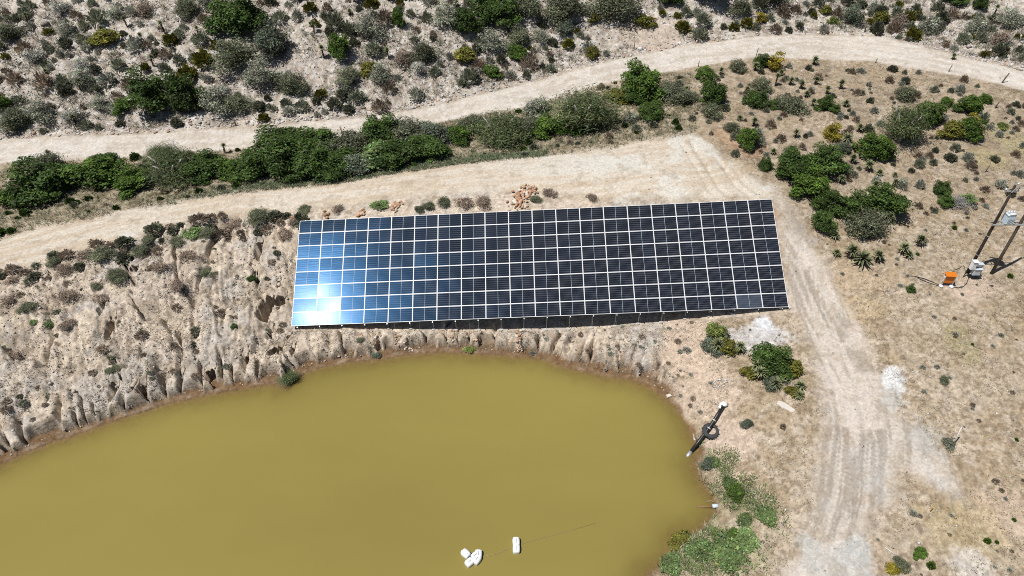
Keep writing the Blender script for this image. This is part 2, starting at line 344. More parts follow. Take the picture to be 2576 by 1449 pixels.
patch(PATCHES, 2545, 350, 3.0, 4.5, alb(186, 178, 128), .5); patch(PATCHES, 2480, 400, 3.0, 2.2, alb(186, 172, 120), .5); patch(PATCHES, 2420, 860, 1.6, 2.6, alb(176, 168, 120), .45)
patch(PATCHES, 1880, 370, 2.6, 2.4, alb(176, 118, 84), .35); patch(PATCHES, 2425, 745, 2, 1.4, alb(222, 200, 178), .7); patch(PATCHES, 1960, 560, 1.3, 3.0, alb(206, 160, 118), .5)
patch(PATCHES, 1480, 210, 6, 4, alb(224, 204, 182), .8); patch(PATCHES, 1630, 90, 6, 5, alb(222, 203, 182), .7); patch(PATCHES, 1840, 340, 2.5, 2.5, alb(214, 176, 140), .5)
patch(PALE, 1920, 820, 1.3, 1.3, alb(246, 248, 250), .95); patch(PALE, 1905, 850, 3.6, 1.9, alb(230, 226, 222), .85); patch(PALE, 1918, 888, 1.0, 1.2, alb(245, 241, 238), .9); patch(PALE, 1850, 850, 1.6, 1.6, alb(222, 214, 208), .7)
patch(PALE, 2250, 955, 1.25, 1.7, alb(240, 238, 234), .95); patch(PALE, 2240, 1010, 1.2, 1.6, alb(214, 212, 206), .7); patch(PALE, 2165, 1385, 1.3, 1.6, alb(208, 207, 200), .8); patch(PALE, 2050, 1400, 1.5, 2.2, alb(210, 208, 200), .7)
patch(PALE, 2325, 1095, 1.5, 2.6, alb(204, 200, 192), .6); patch(PALE, 2440, 1420, 1.6, 1.6, alb(232, 224, 214), .7); patch(PALE, 1625, 140, .1, .1, alb(240, 240, 240), .1); patch(PALE, 320, 592, .8, .5, alb(245, 240, 232), .6)
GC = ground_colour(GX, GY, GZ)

# ------------------------------------------------------------------ materials
def new_mat(name):
    m = bpy.data.materials.new(name); m.use_nodes = True; nt = m.node_tree
    b = nt.nodes['Principled BSDF']; return m, nt, b
def N(nt, t, **k):
    n = nt.nodes.new(t)
    for a, v in k.items(): setattr(n, a, v)
    return n
def simple(name, rgb, rough=.7, metal=0.0, var=.12, scale=6.0, spec=.3, bump=.0):
    m, nt, b = new_mat(name)
    tc = N(nt, 'ShaderNodeTexCoord'); nz = N(nt, 'ShaderNodeTexNoise'); nz.inputs['Scale'].default_value = scale; nz.inputs['Detail'].default_value = 5
    nt.links.new(tc.outputs['Object'], nz.inputs['Vector'])
    mr = N(nt, 'ShaderNodeMapRange'); mr.inputs[1].default_value = .3; mr.inputs[2].default_value = .7; mr.inputs[3].default_value = 1 - var; mr.inputs[4].default_value = 1 + var
    nt.links.new(nz.outputs['Fac'], mr.inputs[0])
    mx = N(nt, 'ShaderNodeVectorMath', operation='SCALE'); mx.inputs[0].default_value = tuple(rgb)[:3]
    nt.links.new(mr.outputs[0], mx.inputs['Scale']); nt.links.new(mx.outputs[0], b.inputs['Base Color'])
    b.inputs['Roughness'].default_value = rough; b.inputs['Metallic'].default_value = metal; b.inputs['Specular IOR Level'].default_value = spec
    if bump:
        bp = N(nt, 'ShaderNodeBump'); bp.inputs['Strength'].default_value = bump; bp.inputs['Distance'].default_value = .02
        nt.links.new(nz.outputs['Fac'], bp.inputs['Height']); nt.links.new(bp.outputs[0], b.inputs['Normal'])
    return m

def ground_material():
    m, nt, b = new_mat('ground')
    at_ = N(nt, 'ShaderNodeAttribute', attribute_name='soil'); tc = N(nt, 'ShaderNodeTexCoord')
    fine = N(nt, 'ShaderNodeTexNoise'); fine.inputs['Scale'].default_value = 4.5; fine.inputs['Detail'].default_value = 8; fine.inputs['Roughness'].default_value = .72
    vor = N(nt, 'ShaderNodeTexVoronoi'); vor.inputs['Scale'].default_value = 5.0; vor.inputs['Randomness'].default_value = 1.0
    vor2 = N(nt, 'ShaderNodeTexVoronoi'); vor2.inputs['Scale'].default_value = 2.2
    for n in (fine, vor, vor2): nt.links.new(tc.outputs['Object'], n.inputs['Vector'])
    mr = N(nt, 'ShaderNodeMapRange'); mr.inputs[1].default_value = .28; mr.inputs[2].default_value = .72; mr.inputs[3].default_value = .76; mr.inputs[4].default_value = 1.22
    nt.links.new(fine.outputs['Fac'], mr.inputs[0])
    peb = N(nt, 'ShaderNodeMapRange'); peb.inputs[1].default_value = .0; peb.inputs[2].default_value = .5; peb.inputs[3].default_value = 1.1; peb.inputs[4].default_value = .93
    nt.links.new(vor.outputs['Distance'], peb.inputs[0])
    mu0 = N(nt, 'ShaderNodeMath', operation='MULTIPLY'); nt.links.new(mr.outputs[0], mu0.inputs[0]); nt.links.new(peb.outputs[0], mu0.inputs[1])
    grit = N(nt, 'ShaderNodeTexNoise'); grit.inputs['Scale'].default_value = 2.1; grit.inputs['Detail'].default_value = 6; grit.inputs['Roughness'].default_value = .8; nt.links.new(tc.outputs['Object'], grit.inputs['Vector'])
    gm = N(nt, 'ShaderNodeMapRange'); gm.inputs[1].default_value = .36; gm.inputs[2].default_value = .62; gm.inputs[3].default_value = .68; gm.inputs[4].default_value = 1.17; nt.links.new(grit.outputs['Fac'], gm.inputs[0])
    mu = N(nt, 'ShaderNodeMath', operation='MULTIPLY'); nt.links.new(mu0.outputs[0], mu.inputs[0]); gx_ = N(nt, 'ShaderNodeMix', data_type='FLOAT'); gx_.inputs['A'].default_value = 1.0; nt.links.new(at_.outputs['Alpha'], gx_.inputs['Factor']); nt.links.new(gm.outputs[0], gx_.inputs['B']); nt.links.new(gx_.outputs['Result'], mu.inputs[1])
    sc = N(nt, 'ShaderNodeVectorMath', operation='SCALE'); nt.links.new(at_.outputs['Color'], sc.inputs[0]); nt.links.new(mu.outputs[0], sc.inputs['Scale'])
    nt.links.new(sc.outputs[0], b.inputs['Base Color'])
    bp = N(nt, 'ShaderNodeBump'); bp.inputs['Strength'].default_value = .8; bp.inputs['Distance'].default_value = .07
    hmix = N(nt, 'ShaderNodeMath', operation='SUBTRACT'); nt.links.new(fine.outputs['Fac'], hmix.inputs[0])
    hv = N(nt, 'ShaderNodeMath', operation='MULTIPLY'); hv.inputs[1].default_value = .35; nt.links.new(vor.outputs['Distance'], hv.inputs[0]); nt.links.new(hv.outputs[0], hmix.inputs[1])
    nt.links.new(hmix.outputs[0], bp.inputs['Height']); nt.links.new(bp.outputs[0], b.inputs['Normal'])
    b.inputs['Roughness'].default_value = .95; b.inputs['Specular IOR Level'].default_value = .08
    return m
M_ground = ground_material()

def leaf_material(name, rgb, trans=.28, rough=.55, var=.35):
    m, nt, b = new_mat(name)
    a = N(nt, 'ShaderNodeAttribute', attribute_name='tone'); oi = N(nt, 'ShaderNodeObjectInfo')
    mr = N(nt, 'ShaderNodeMapRange'); mr.inputs[3].default_value = 1 - var * .6; mr.inputs[4].default_value = 1 + var * .6; nt.links.new(oi.outputs['Random'], mr.inputs[0])
    s1 = N(nt, 'ShaderNodeVectorMath', operation='SCALE'); nt.links.new(a.outputs['Color'], s1.inputs[0]); nt.links.new(mr.outputs[0], s1.inputs['Scale'])
    s2 = N(nt, 'ShaderNodeVectorMath', operation='MULTIPLY'); nt.links.new(s1.outputs[0], s2.inputs[0]); s2.inputs[1].default_value = tuple(rgb)
    nt.links.new(s2.outputs[0], b.inputs['Base Color']); b.inputs['Roughness'].default_value = rough; b.inputs['Specular IOR Level'].default_value = .25
    tr = N(nt, 'ShaderNodeBsdfTranslucent'); nt.links.new(s2.outputs[0], tr.inputs['Color'])
    mx = N(nt, 'ShaderNodeMixShader'); mx.inputs[0].default_value = trans
    out = nt.nodes['Material Output']
    nt.links.new(b.outputs[0], mx.inputs[1]); nt.links.new(tr.outputs[0], mx.inputs[2]); nt.links.new(mx.outputs[0], out.inputs['Surface'])
    return m

# ------------------------------------------------------------------ mesh building
def mesh_np(name, V, Fq, mats, tone=None, attr='tone', smooth=False):
    me = bpy.data.meshes.new(name); V = np.asarray(V, np.float32); Fq = np.asarray(Fq, np.int32); k = Fq.shape[1]
    me.vertices.add(len(V)); me.vertices.foreach_set('co', V.ravel())
    me.loops.add(Fq.size); me.loops.foreach_set('vertex_index', Fq.ravel())
    me.polygons.add(len(Fq)); me.polygons.foreach_set('loop_start', np.arange(0, Fq.size, k, dtype=np.int32)); me.polygons.foreach_set('loop_total', np.full(len(Fq), k, np.int32))
    if smooth: me.polygons.foreach_set('use_smooth', np.ones(len(Fq), bool))
    if tone is not None:
        a = me.attributes.new(attr, 'FLOAT_COLOR', 'POINT'); t = np.ones((len(V), 4), np.float32); tone = np.asarray(tone); t[:, :tone.shape[-1]] = tone; a.data.foreach_set('color', t.ravel())
    me.update(calc_edges=True)
    for m in (mats if isinstance(mats, (list, tuple)) else [mats]): me.materials.append(m)
    return me
def link(name, data, parent=None, loc=None, rot=None, scale=None):
    o = bpy.data.objects.new(name, data); C0.objects.link(o)
    if parent: o.parent = parent
    if loc is not None: o.location = tuple(float(c) for c in loc)
    if rot is not None: o.rotation_euler = rot
    if scale is not None: o.scale = scale
    return o
def tag(o, label=None, cat=None, group=None, kind=None):
    if label: o['label'] = label
    if cat: o['category'] = cat
    if group: o['group'] = group
    if kind: o['kind'] = kind
    return o
class MB:
    def __init__(s): s.v = []; s.f = []; s.sm = []
    def poly(s, pts, smooth=False):
        n = len(s.v); s.v += [tuple(map(float, p)) for p in pts]; s.f.append(tuple(range(n, n + len(pts)))); s.sm.append(smooth)
    def box(s, c, sx, sy, sz, ax=None):
        c = np.array(c, float); A = np.eye(3) if ax is None else np.array(ax, float)
        n = len(s.v)
        for dz in (-1, 1):
            for dx, dy in ((-1, -1), (1, -1), (1, 1), (-1, 1)): s.v.append(tuple(c + A[0] * dx * sx / 2 + A[1] * dy * sy / 2 + A[2] * dz * sz / 2))
        for q in ((3, 2, 1, 0), (4, 5, 6, 7), (0, 1, 5, 4), (1, 2, 6, 5), (2, 3, 7, 6), (3, 0, 4, 7)): s.f.append(tuple(n + i for i in q)); s.sm.append(False)
    def tube(s, pts, rad, seg=8, cap=True):
        P = [np.array(p, float) for p in pts]; rad = [rad] * len(P) if np.isscalar(rad) else rad
        n0 = len(s.v)
        for i, p in enumerate(P):
            d = P[min(i + 1, len(P) - 1)] - P[max(i - 1, 0)]; d /= np.linalg.norm(d) + 1e-9
            a = np.cross(d, [0, 0, 1]) if abs(d[2]) < .95 else np.cross(d, [1, 0, 0]); a /= np.linalg.norm(a); b = np.cross(d, a)
            for k in range(seg): t = 2 * math.pi * k / seg; s.v.append(tuple(p + (a * math.cos(t) + b * math.sin(t)) * rad[i]))
        for i in range(len(P) - 1):
            for k in range(seg):
                k2 = (k + 1) % seg; s.f.append((n0 + i * seg + k, n0 + i * seg + k2, n0 + (i + 1) * seg + k2, n0 + (i + 1) * seg + k)); s.sm.append(True)
        if cap:
            s.f.append(tuple(n0 + k for k in range(seg))[::-1]); s.sm.append(False); s.f.append(tuple(n0 + (len(P) - 1) * seg + k for k in range(seg))); s.sm.append(False)
    def mesh(s, name, mat):
        me = bpy.data.meshes.new(name); me.from_pydata(s.v, [], s.f); me.polygons.foreach_set('use_smooth', s.sm); me.update(); me.materials.append(mat); return me
    def build(s, name, mat, parent=None, loc=None): return link(name, s.mesh(name, mat), parent, loc)

# ------------------------------------------------------------------ terrain objects (one height field, split by what the ground is)
ny, nx = GX.shape
idx = np.arange(ny * nx).reshape(ny, nx)
quads = np.stack([idx[:-1, :-1], idx[:-1, 1:], idx[1:, 1:], idx[1:, :-1]], -1).reshape(-1, 4)
fx = (GX[:-1, :-1] + GX[1:, 1:]).ravel() / 2; fy = (GY[:-1, :-1] + GY[1:, 1:]).ravel() / 2
rg_ = (fbm(fx * .8, fy * .8, 71, 3) - .5)
lab = np.zeros(len(fx), int)
lab[SD_bank(fx, fy) < 0] = 3
lab[(SD_track(fx, fy) + rg_ * .6) < 0] = 2
lab[(SD_road(fx, fy) + rg_ * .4) < 0] = 1
lab[SD_shore(fx, fy) < -.3] = 4
inb = (np.abs(fx) < 92) & (fy > 14) & (fy < 130)
lab[~inb] = 0
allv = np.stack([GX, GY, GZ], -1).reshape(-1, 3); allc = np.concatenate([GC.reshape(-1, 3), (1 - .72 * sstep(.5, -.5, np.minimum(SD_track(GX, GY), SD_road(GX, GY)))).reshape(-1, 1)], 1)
SETTING = {}
for k, nm in enumerate(('ground', 'gravel_road', 'dirt_track', 'embankment', 'pond_bed')):
    q = quads[lab == k]; used, inv = np.unique(q, return_inverse=True)
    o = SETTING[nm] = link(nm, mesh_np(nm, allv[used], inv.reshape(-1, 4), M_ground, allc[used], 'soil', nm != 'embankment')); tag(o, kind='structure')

# overhanging soil crusts over the far side of the sink holes
for h in HOLES:
    xs_ = np.arange(h[0] - 2.2, h[0] + 2.2, .1); ys_ = np.arange(h[1] - 1.4, h[1] + 2.6, .1); HX, HY = np.meshgrid(xs_, ys_)
    cov = (np.minimum(in_hole(HX, HY, h, .45), in_hole(HX, HY, h, .9)) < 1.12) & (in_hole(HX, HY, h, 0) > .98)
    HZ = terrain(HX, HY, False); n_ = HX.size; ii = np.arange(n_).reshape(HX.shape); cq = (cov[:-1, :-1] & cov[1:, :-1] & cov[:-1, 1:] & cov[1:, 1:]).ravel()
    q = np.stack([ii[:-1, :-1], ii[:-1, 1:], ii[1:, 1:], ii[1:, :-1]], -1).reshape(-1, 4)[cq]
    if len(q) < 4: continue
    top_ = np.stack([HX, HY, HZ + .012], -1).reshape(-1, 3); bot_ = np.stack([HX, HY, HZ - .12], -1).reshape(-1, 3)
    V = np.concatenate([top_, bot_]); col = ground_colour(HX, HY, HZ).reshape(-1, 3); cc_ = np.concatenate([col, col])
    e_ = np.concatenate([q[:, [0, 1]], q[:, [1, 2]], q[:, [2, 3]], q[:, [3, 0]]]); key = set(map(tuple, e_.tolist())); rim = np.array([(a, b, b + n_, a + n_) for a, b in key if (b, a) not in key])[:, ::-1]
    Q = np.concatenate([q, q[:, ::-1] + n_, rim]); used, inv = np.unique(Q, return_inverse=True)
    link('soil_crust', mesh_np('soil_crust', V[used], inv.reshape(-1, 4), M_ground, cc_[used], 'soil'), SETTING['embankment'])

# water
wx = coords(np.arange(-60, 32, .35), -400, 60); wy = coords(np.arange(14, 52, .35), -200, 60)
WX, WY = np.meshgrid(wx, wy); depth = np.maximum(-np.minimum(hz(WX, WY), 0), 0); depth = np.where((np.abs(WX) > 90) | (WY < 14), 2.0, depth)
m, nt, b = new_mat('muddy_water')
da = N(nt, 'ShaderNodeAttribute', attribute_name='depth'); tcn = N(nt, 'ShaderNodeTexCoord')
mp = N(nt, 'ShaderNodeMapping'); mp.inputs['Scale'].default_value = (.03, .06, 1); mp.inputs['Rotation'].default_value = (0, 0, .5); nt.links.new(tcn.outputs['Object'], mp.inputs['Vector'])
nz = N(nt, 'ShaderNodeTexNoise'); nz.inputs['Scale'].default_value = 1.0; nz.inputs['Detail'].default_value = 4; nt.links.new(mp.outputs[0], nz.inputs['Vector'])
cr = N(nt, 'ShaderNodeValToRGB'); cr.color_ramp.elements[0].position = .3; cr.color_ramp.elements[1].position = .7
c1 = srgb(157, 142, 77) / 1.53; c2 = srgb(172, 156, 86) / 1.53
cr.color_ramp.elements[0].color = (*c1, 1); cr.color_ramp.elements[1].color = (*c2, 1); nt.links.new(nz.outputs['Fac'], cr.inputs[0]); nt.links.new(cr.outputs[0], b.inputs['Base Color'])
b.inputs['Roughness'].default_value = .12; b.inputs['IOR'].default_value = 1.33; b.inputs['Specular IOR Level'].default_value = .35
rp = N(nt, 'ShaderNodeTexNoise'); rp.inputs['Scale'].default_value = 2.2; rp.inputs['Detail'].default_value = 3; nt.links.new(tcn.outputs['Object'], rp.inputs['Vector'])
bp = N(nt, 'ShaderNodeBump'); bp.inputs['Strength'].default_value = .16; bp.inputs['Distance'].default_value = .03; nt.links.new(rp.outputs['Fac'], bp.inputs['Height']); nt.links.new(bp.outputs[0], b.inputs['Normal'])
tr = N(nt, 'ShaderNodeBsdfTransparent'); mxs = N(nt, 'ShaderNodeMixShader')
ex = N(nt, 'ShaderNodeMath', operation='MULTIPLY'); ex.inputs[1].default_value = -8.0; nt.links.new(da.outputs['Fac'], ex.inputs[0])
e2 = N(nt, 'ShaderNodeMath', operation='EXPONENT'); nt.links.new(ex.outputs[0], e2.inputs[0])
nt.links.new(e2.outputs[0], mxs.inputs[0]); nt.links.new(b.outputs[0], mxs.inputs[1]); nt.links.new(tr.outputs[0], mxs.inputs[2]); nt.links.new(mxs.outputs[0], nt.nodes['Material Output'].inputs['Surface'])
wi = np.arange(WX.size).reshape(WX.shape); wq = np.stack([wi[:-1, :-1], wi[:-1, 1:], wi[1:, 1:], wi[1:, :-1]], -1).reshape(-1, 4)
me = mesh_np('water', np.stack([WX, WY, np.zeros_like(WX)], -1).reshape(-1, 3), wq, m, smooth=True)
a = me.attributes.new('depth', 'FLOAT', 'POINT'); a.data.foreach_set('value', depth.ravel().astype(np.float32))
tag(link('water', me), kind='structure')
# ------------------------------------------------------------------ solar array
def cell_material(name, dust=0.0):
    m, nt, b = new_mat(name)
    uv = N(nt, 'ShaderNodeTexCoord'); sp = N(nt, 'ShaderNodeSeparateXYZ'); nt.links.new(uv.outputs['Object'], sp.inputs[0])
    def lines(sock, half, n, w):
        a = N(nt, 'ShaderNodeMath', operation='MULTIPLY_ADD'); a.inputs[1].default_value = n / (2 * half); a.inputs[2].default_value = n / 2; nt.links.new(sock, a.inputs[0])
        f = N(nt, 'ShaderNodeMath', operation='FRACT'); nt.links.new(a.outputs[0], f.inputs[0])
        d = N(nt, 'ShaderNodeMath', operation='PINGPONG'); d.inputs[1].default_value = .5; nt.links.new(f.outputs[0], d.inputs[0])
        l = N(nt, 'ShaderNodeMath', operation='LESS_THAN'); l.inputs[1].default_value = w; nt.links.new(d.outputs[0], l.inputs[0])
        return l.outputs[0]
    lx = lines(sp.outputs[0], .57, 11, .033); ly = lines(sp.outputs[1], .665, 6, .035)
    mxl = N(nt, 'ShaderNodeMath', operation='MAXIMUM'); nt.links.new(lx, mxl.inputs[0]); nt.links.new(ly, mxl.inputs[1])
    oi = N(nt, 'ShaderNodeObjectInfo')
    cr = N(nt, 'ShaderNodeMix', data_type='RGBA'); cr.inputs['A'].default_value = (.007, .008, .011, 1); cr.inputs['B'].default_value = (.008, .011, .019, 1); nt.links.new(oi.outputs['Random'], cr.inputs['Factor'])
    mx = N(nt, 'ShaderNodeMix', data_type='RGBA'); mx.inputs['B'].default_value = (.15, .16, .185, 1); nt.links.new(mxl.outputs[0], mx.inputs['Factor']); nt.links.new(cr.outputs['Result'], mx.inputs['A'])
    src = mx.outputs['Result']
    if dust:
        dm = N(nt, 'ShaderNodeMix', data_type='RGBA'); dm.inputs['Factor'].default_value = dust; dm.inputs['B'].default_value = (.16, .2, .27, 1); nt.links.new(src, dm.inputs['A']); src = dm.outputs['Result']
    nt.links.new(src, b.inputs['Base Color'])
    b.inputs['Roughness'].default_value = .215; b.inputs['Specular IOR Level'].default_value = .075; b.inputs['Specular Tint'].default_value = (.06, .42, 1.0, 1)
    b.inputs['Coat Weight'].default_value = .028; b.inputs['Coat Roughness'].default_value = .13; b.inputs['Coat IOR'].default_value = 1.36; b.inputs['Coat Tint'].default_value = (.85, .93, 1, 1)
    st = N(nt, 'ShaderNodeMapping'); st.inputs['Scale'].default_value = (.7, 7.0, 1); nt.links.new(uv.outputs['Object'], st.inputs['Vector'])
    ad = N(nt, 'ShaderNodeVectorMath', operation='ADD'); nt.links.new(st.outputs[0], ad.inputs[0]); nt.links.new(oi.outputs['Location'], ad.inputs[1])
    nz = N(nt, 'ShaderNodeTexNoise'); nz.inputs['Scale'].default_value = 1.0; nz.inputs['Detail'].default_value = 2; nt.links.new(ad.outputs[0], nz.inputs['Vector'])
    bp = N(nt, 'ShaderNodeBump'); bp.inputs['Strength'].default_value = .5; bp.inputs['Distance'].default_value = .006; nt.links.new(nz.outputs['Fac'], bp.inputs['Height'])
    nt.links.new(bp.outputs[0], b.inputs['Normal'])
    return m
M_cell = cell_material('silicon_cells'); M_cell_dust = cell_material('dusty_silicon_cells', .22)
M_alu = simple('anodised_aluminium', (.80, .80, .80), .45, .0, .03, 3, .5)
M_galv = simple('galvanised_steel', (.55, .56, .57), .45, .55, .1, 8)
M_conc = simple('concrete', (.50, .48, .45), .9, 0, .12, 9, .2, .3)
PW, PH, PX, PY = ARR_W / 20 - .016, ARR_H / 8 - .016, ARR_W / 20, ARR_H / 8
root = link('solar_array', None, loc=arr(0, 0))
root.matrix_world = Matrix(((ARR_X[0], ARR_U[0], ARR_N[0], ARR_O[0]), (ARR_X[1], ARR_U[1], ARR_N[1], ARR_O[1]), (ARR_X[2], ARR_U[2], ARR_N[2], ARR_O[2]), (0, 0, 0, 1)))
tag(root, 'long tilted solar array of dark blue panels with white frames on the dam wall', 'solar array')
pb = MB(); pb.box((0, 0, -.02), PW, PH, .04); panel_me = pb.mesh('solar_panel', M_alu)
cb = MB(); cb.box((0, 0, .002), PW / 2 - .05, PH - .075, .004); cell_me = cb.mesh('cell_sheet', M_cell)
cb = MB(); cb.box((0, 0, .002), PW / 2 - .05, PH - .075, .004); cell_dust_me = cb.mesh('cell_sheet', M_cell_dust)
sb_ = MB(); sb_.box((0, 0, .0015), .03, PH - .07, .003); strip_me = sb_.mesh('centre_strip', simple('busbar_strip', (.30, .33, .37), .5))
for j in range(8):
    for i in range(20):
        p = link('solar_panel', panel_me, root, ((i + .5) * PX, (j + .5) * PY, 0), (random.gauss(0, .008), random.gauss(0, .007), 0))
        dusty = (i == 18 and j == 0)
        if dusty: tag(p, 'dusty greyer panel in the lowest row, second from the right')
        link('centre_strip', strip_me, p, (0, 0, .001))
        for s in (-1, 1): link('cell_sheet', cell_dust_me if dusty else cell_me, p, (s * (PW / 4 - .009), 0, .001))
for v in (.9, 4.2, 7.4, 10.5):
    m_ = MB(); m_.box((ARR_W / 2, v, -.09), ARR_W + .1, .06, .09); m_.build('purlin', M_galv, root)
for k in range(22):
    a_ = .55 + k * (ARR_W - 1.1) / 21
    m_ = MB(); m_.box((a_, ARR_H / 2 - .03, -.17), .06, ARR_H + .22, .07); m_.build('rafter', M_galv, root)
    for v in (.35, 5.4, 10.6):
        p = arr(a_, v, -.2); g = ground(p[0], p[1])
        lp = root.matrix_world.inverted()
        P1 = lp @ Vector(p); P0 = lp @ Vector((p[0], p[1], g - .1))
        m_ = MB(); m_.tube([P0, P1], .035, 6); m_.build('post', M_galv, root)
        if v < 1:
            m_ = MB(); c = lp @ Vector((p[0], p[1], g + .03)); m_.tube([lp @ Vector((p[0], p[1], g - .15)), lp @ Vector((p[0], p[1], g + .07))], [.24, .19], 8); m_.build('footing', M_conc, root)

# ------------------------------------------------------------------ plants: shared meshes
LEAF = {'dark': (.066, .110, .024), 'bright': (.09, .152, .025), 'grey': (.26, .275, .195), 'brown': (.27, .21, .155), 'olive': (.150, .145, .025), 'yellow': (.27, .22, .028), 'blue': (.13, .155, .105),
        'feather': (.115, .145, .06), 'pale': (.40, .40, .33), 'aloe': (.165, .195, .10), 'weed': (.15, .215, .075), 'lime': (.19, .23, .06), 'dusky': (.135, .148, .085), 'dusk': (.18, .185, .125), 'red': (.24, .11, .06)}
M_leaf = {k: leaf_material(k + '_leaves', v) for k, v in LEAF.items()}
M_wood = simple('bark', (.11, .09, .07), .9, 0, .25, 7, .1)
M_greywood = simple('dead_wood', (.33, .31, .29), .9, 0, .25, 7, .1)

def quads_from(pos, nrm, length, width, rg, droop=0.0):
    n = len(pos); nrm = nrm / (np.linalg.norm(nrm, axis=1, keepdims=True) + 1e-9)
    t = rg.normal(size=(n, 3)); t -= nrm * (t * nrm).sum(1, keepdims=True); t /= np.linalg.norm(t, axis=1, keepdims=True) + 1e-9
    b = np.cross(nrm, t); L = length[:, None]; W = width[:, None]
    V = np.stack([pos - t * L * .5, pos + b * W * .5 + nrm * L * .08, pos + t * L * .5, pos - b * W * .5 + nrm * L * .08], 1).reshape(-1, 3)
    return V, np.arange(n * 4).reshape(n, 4)
def tones(n, rg, spread, k=4, hue=.12):
    v = rg.lognormal(0, spread, n); h = rg.normal(0, hue, n)
    c = np.stack([v * (1 + h), v, v * (1 - .4 * h)], 1); return np.repeat(c, k, 0)

def crown(kind, seed, leaves, leaf, lobes=9, flat=1.0, fill=.25, narrow=.55, spread=.35, lobe_r=(.1, .21), spiky=0.0, up=.25):
    """unit crown: radius .5, height 1, base at z = 0; an uneven heap of many leafy lobes"""
    rg = np.random.default_rng(seed); lobes = int(lobes * 2.0)
    asym = rg.uniform(0, 6.28); cs, rs, sh = [], [], []
    for k in range(lobes):
        a = rg.uniform(0, 6.28); out = .72 + .28 * math.sin(2 * a + asym) * rg.uniform(.3, 1); t = rg.random() ** .75
        r = rg.uniform(*lobe_r); hz_ = rg.uniform(.55, 1.08) if rg.random() < .8 else rg.uniform(.3, .7)
        q = math.sqrt(rg.random()) * (.5 - r * .6) * out; zt = math.sqrt(max(1 - (q / .52) ** 2, .04)) * hz_
        z = rg.uniform(.35, 1.0) * max(zt - r * .5, .12) if rg.random() < .7 else rg.uniform(.08, .35)
        if z < .36: q = min(q * 1.25 + .08, .5 - r * .5) * out
        cs.append(np.array([q * math.cos(a), q * math.sin(a), z])); rs.append(r); sh.append(rg.lognormal(0, .22))
    cs.append(np.array([0, 0, .4])); rs.append(.3); sh.append(.8)
    w = np.array(rs) ** 1.7; w /= w.sum()
    pick = rg.choice(len(cs), leaves, p=w); C = np.array(cs)[pick]; Rr = np.array(rs)[pick]; S = np.array(sh)[pick]
    d = rg.normal(size=(leaves, 3)); d /= np.linalg.norm(d, axis=1, keepdims=True); d[:, 2] = np.where(d[:, 2] < -.45, -d[:, 2], d[:, 2])
    bump = .7 + .6 * vn(d[:, 0] * 2.5 + pick * 7.3, d[:, 1] * 2.5 + d[:, 2] * 2.1, seed)
    rad = np.where(rg.random(leaves) < fill, rg.uniform(.3, .9, leaves), rg.uniform(.8, 1.12 + spiky, leaves)) * bump
    P = C + d * (Rr * rad)[:, None] * np.array([1, 1, .95])
    ok = P[:, 2] > .01; P, d, S = P[ok], d[ok], S[ok]; n = len(P)
    nr = d + rg.normal(size=(n, 3)) * .7 + np.array([0, 0, up])
    L = leaf * rg.uniform(.6, 1.5, n)
    tw = rg.random(n) < (.06 if kind in ('grey', 'dusky', 'feather', 'brown') else .025); nr[tw] = np.cross(d[tw], rg.normal(size=(tw.sum(), 3)))
    Wd = L * narrow; L = np.where(tw, L * 2.4, L); Wd = np.where(tw, .006, Wd)
    v, f = quads_from(P, nr, L, Wd, rg)
    t = tones(n, rg, spread) * np.repeat(S, 4)[:, None]; t = np.where(np.repeat(tw, 4)[:, None], np.array([2.6, 2.1, 3.0]), t)
    return mesh_np(kind + '_crown', v, f, M_leaf[kind], t)
def cushion(kind, seed, blades=330, w=.035, spread=.3, base_r=.08, twigs=0, tuft=1.0, mat=None):
    """low scrub: thin shoots rising from the root, tufted at the tips"""
    rg = np.random.default_rng(seed); n = blades
    th = rg.uniform(0, 2 * math.pi, n); el = np.arcsin(rg.uniform(.02, 1, n) ** .8)
    d = np.stack([np.cos(th) * np.cos(el), np.sin(th) * np.cos(el), np.sin(el) * 1.0], 1)
    lob = .72 + .42 * vn(th * 1.6, el * 2.5, seed)
    r0 = rg.uniform(.2, .6, n) * lob; r1 = rg.uniform(.85, 1.1, n) * lob
    S = np.array([.5, .5, .95]); a = d * r0[:, None] * S; b = d * r1[:, None] * S
    s = np.cross(d, rg.normal(size=(n, 3))); s /= np.linalg.norm(s, axis=1, keepdims=True); ww = (w * rg.uniform(.6, 1.5, n))[:, None]
    V = np.stack([a - s * ww * .2, a + s * ww * .2, b * .93 + s * ww, b], 1); V2 = np.stack([b * .93 - s * ww, b * .8, b * .93 + s * ww, b * 1.03], 1)
    V = np.concatenate([V, V2]).reshape(-1, 3); V[:, 2] = np.maximum(V[:, 2], -.02)
    f = np.arange(len(V)).reshape(-1, 4); t = np.concatenate([tones(n, rg, spread), tones(n, rg, spread) * 1.15])
    return mesh_np(kind + '_shrub', V, f, mat or M_leaf[kind], t)
def trunk_mesh(seed, mat, n=4, top=.62):
    rg = np.random.default_rng(seed); m_ = MB(); m_.tube([(0, 0, -.05), (.01, .0, .12), (.0, .02, .3)], [.05, .04, .03], 6)
    for k in range(n):
        a = 2 * math.pi * k / n + rg.uniform(-.4, .4); r = rg.uniform(.18, .33); z = rg.uniform(.45, .8) * top / .62
        m_.tube([(0, 0, .08), (math.cos(a) * r * .45, math.sin(a) * r * .45, z * .55), (math.cos(a) * r, math.sin(a) * r, z)], [.03, .02, .008], 5)
    return m_.mesh('trunk', mat)
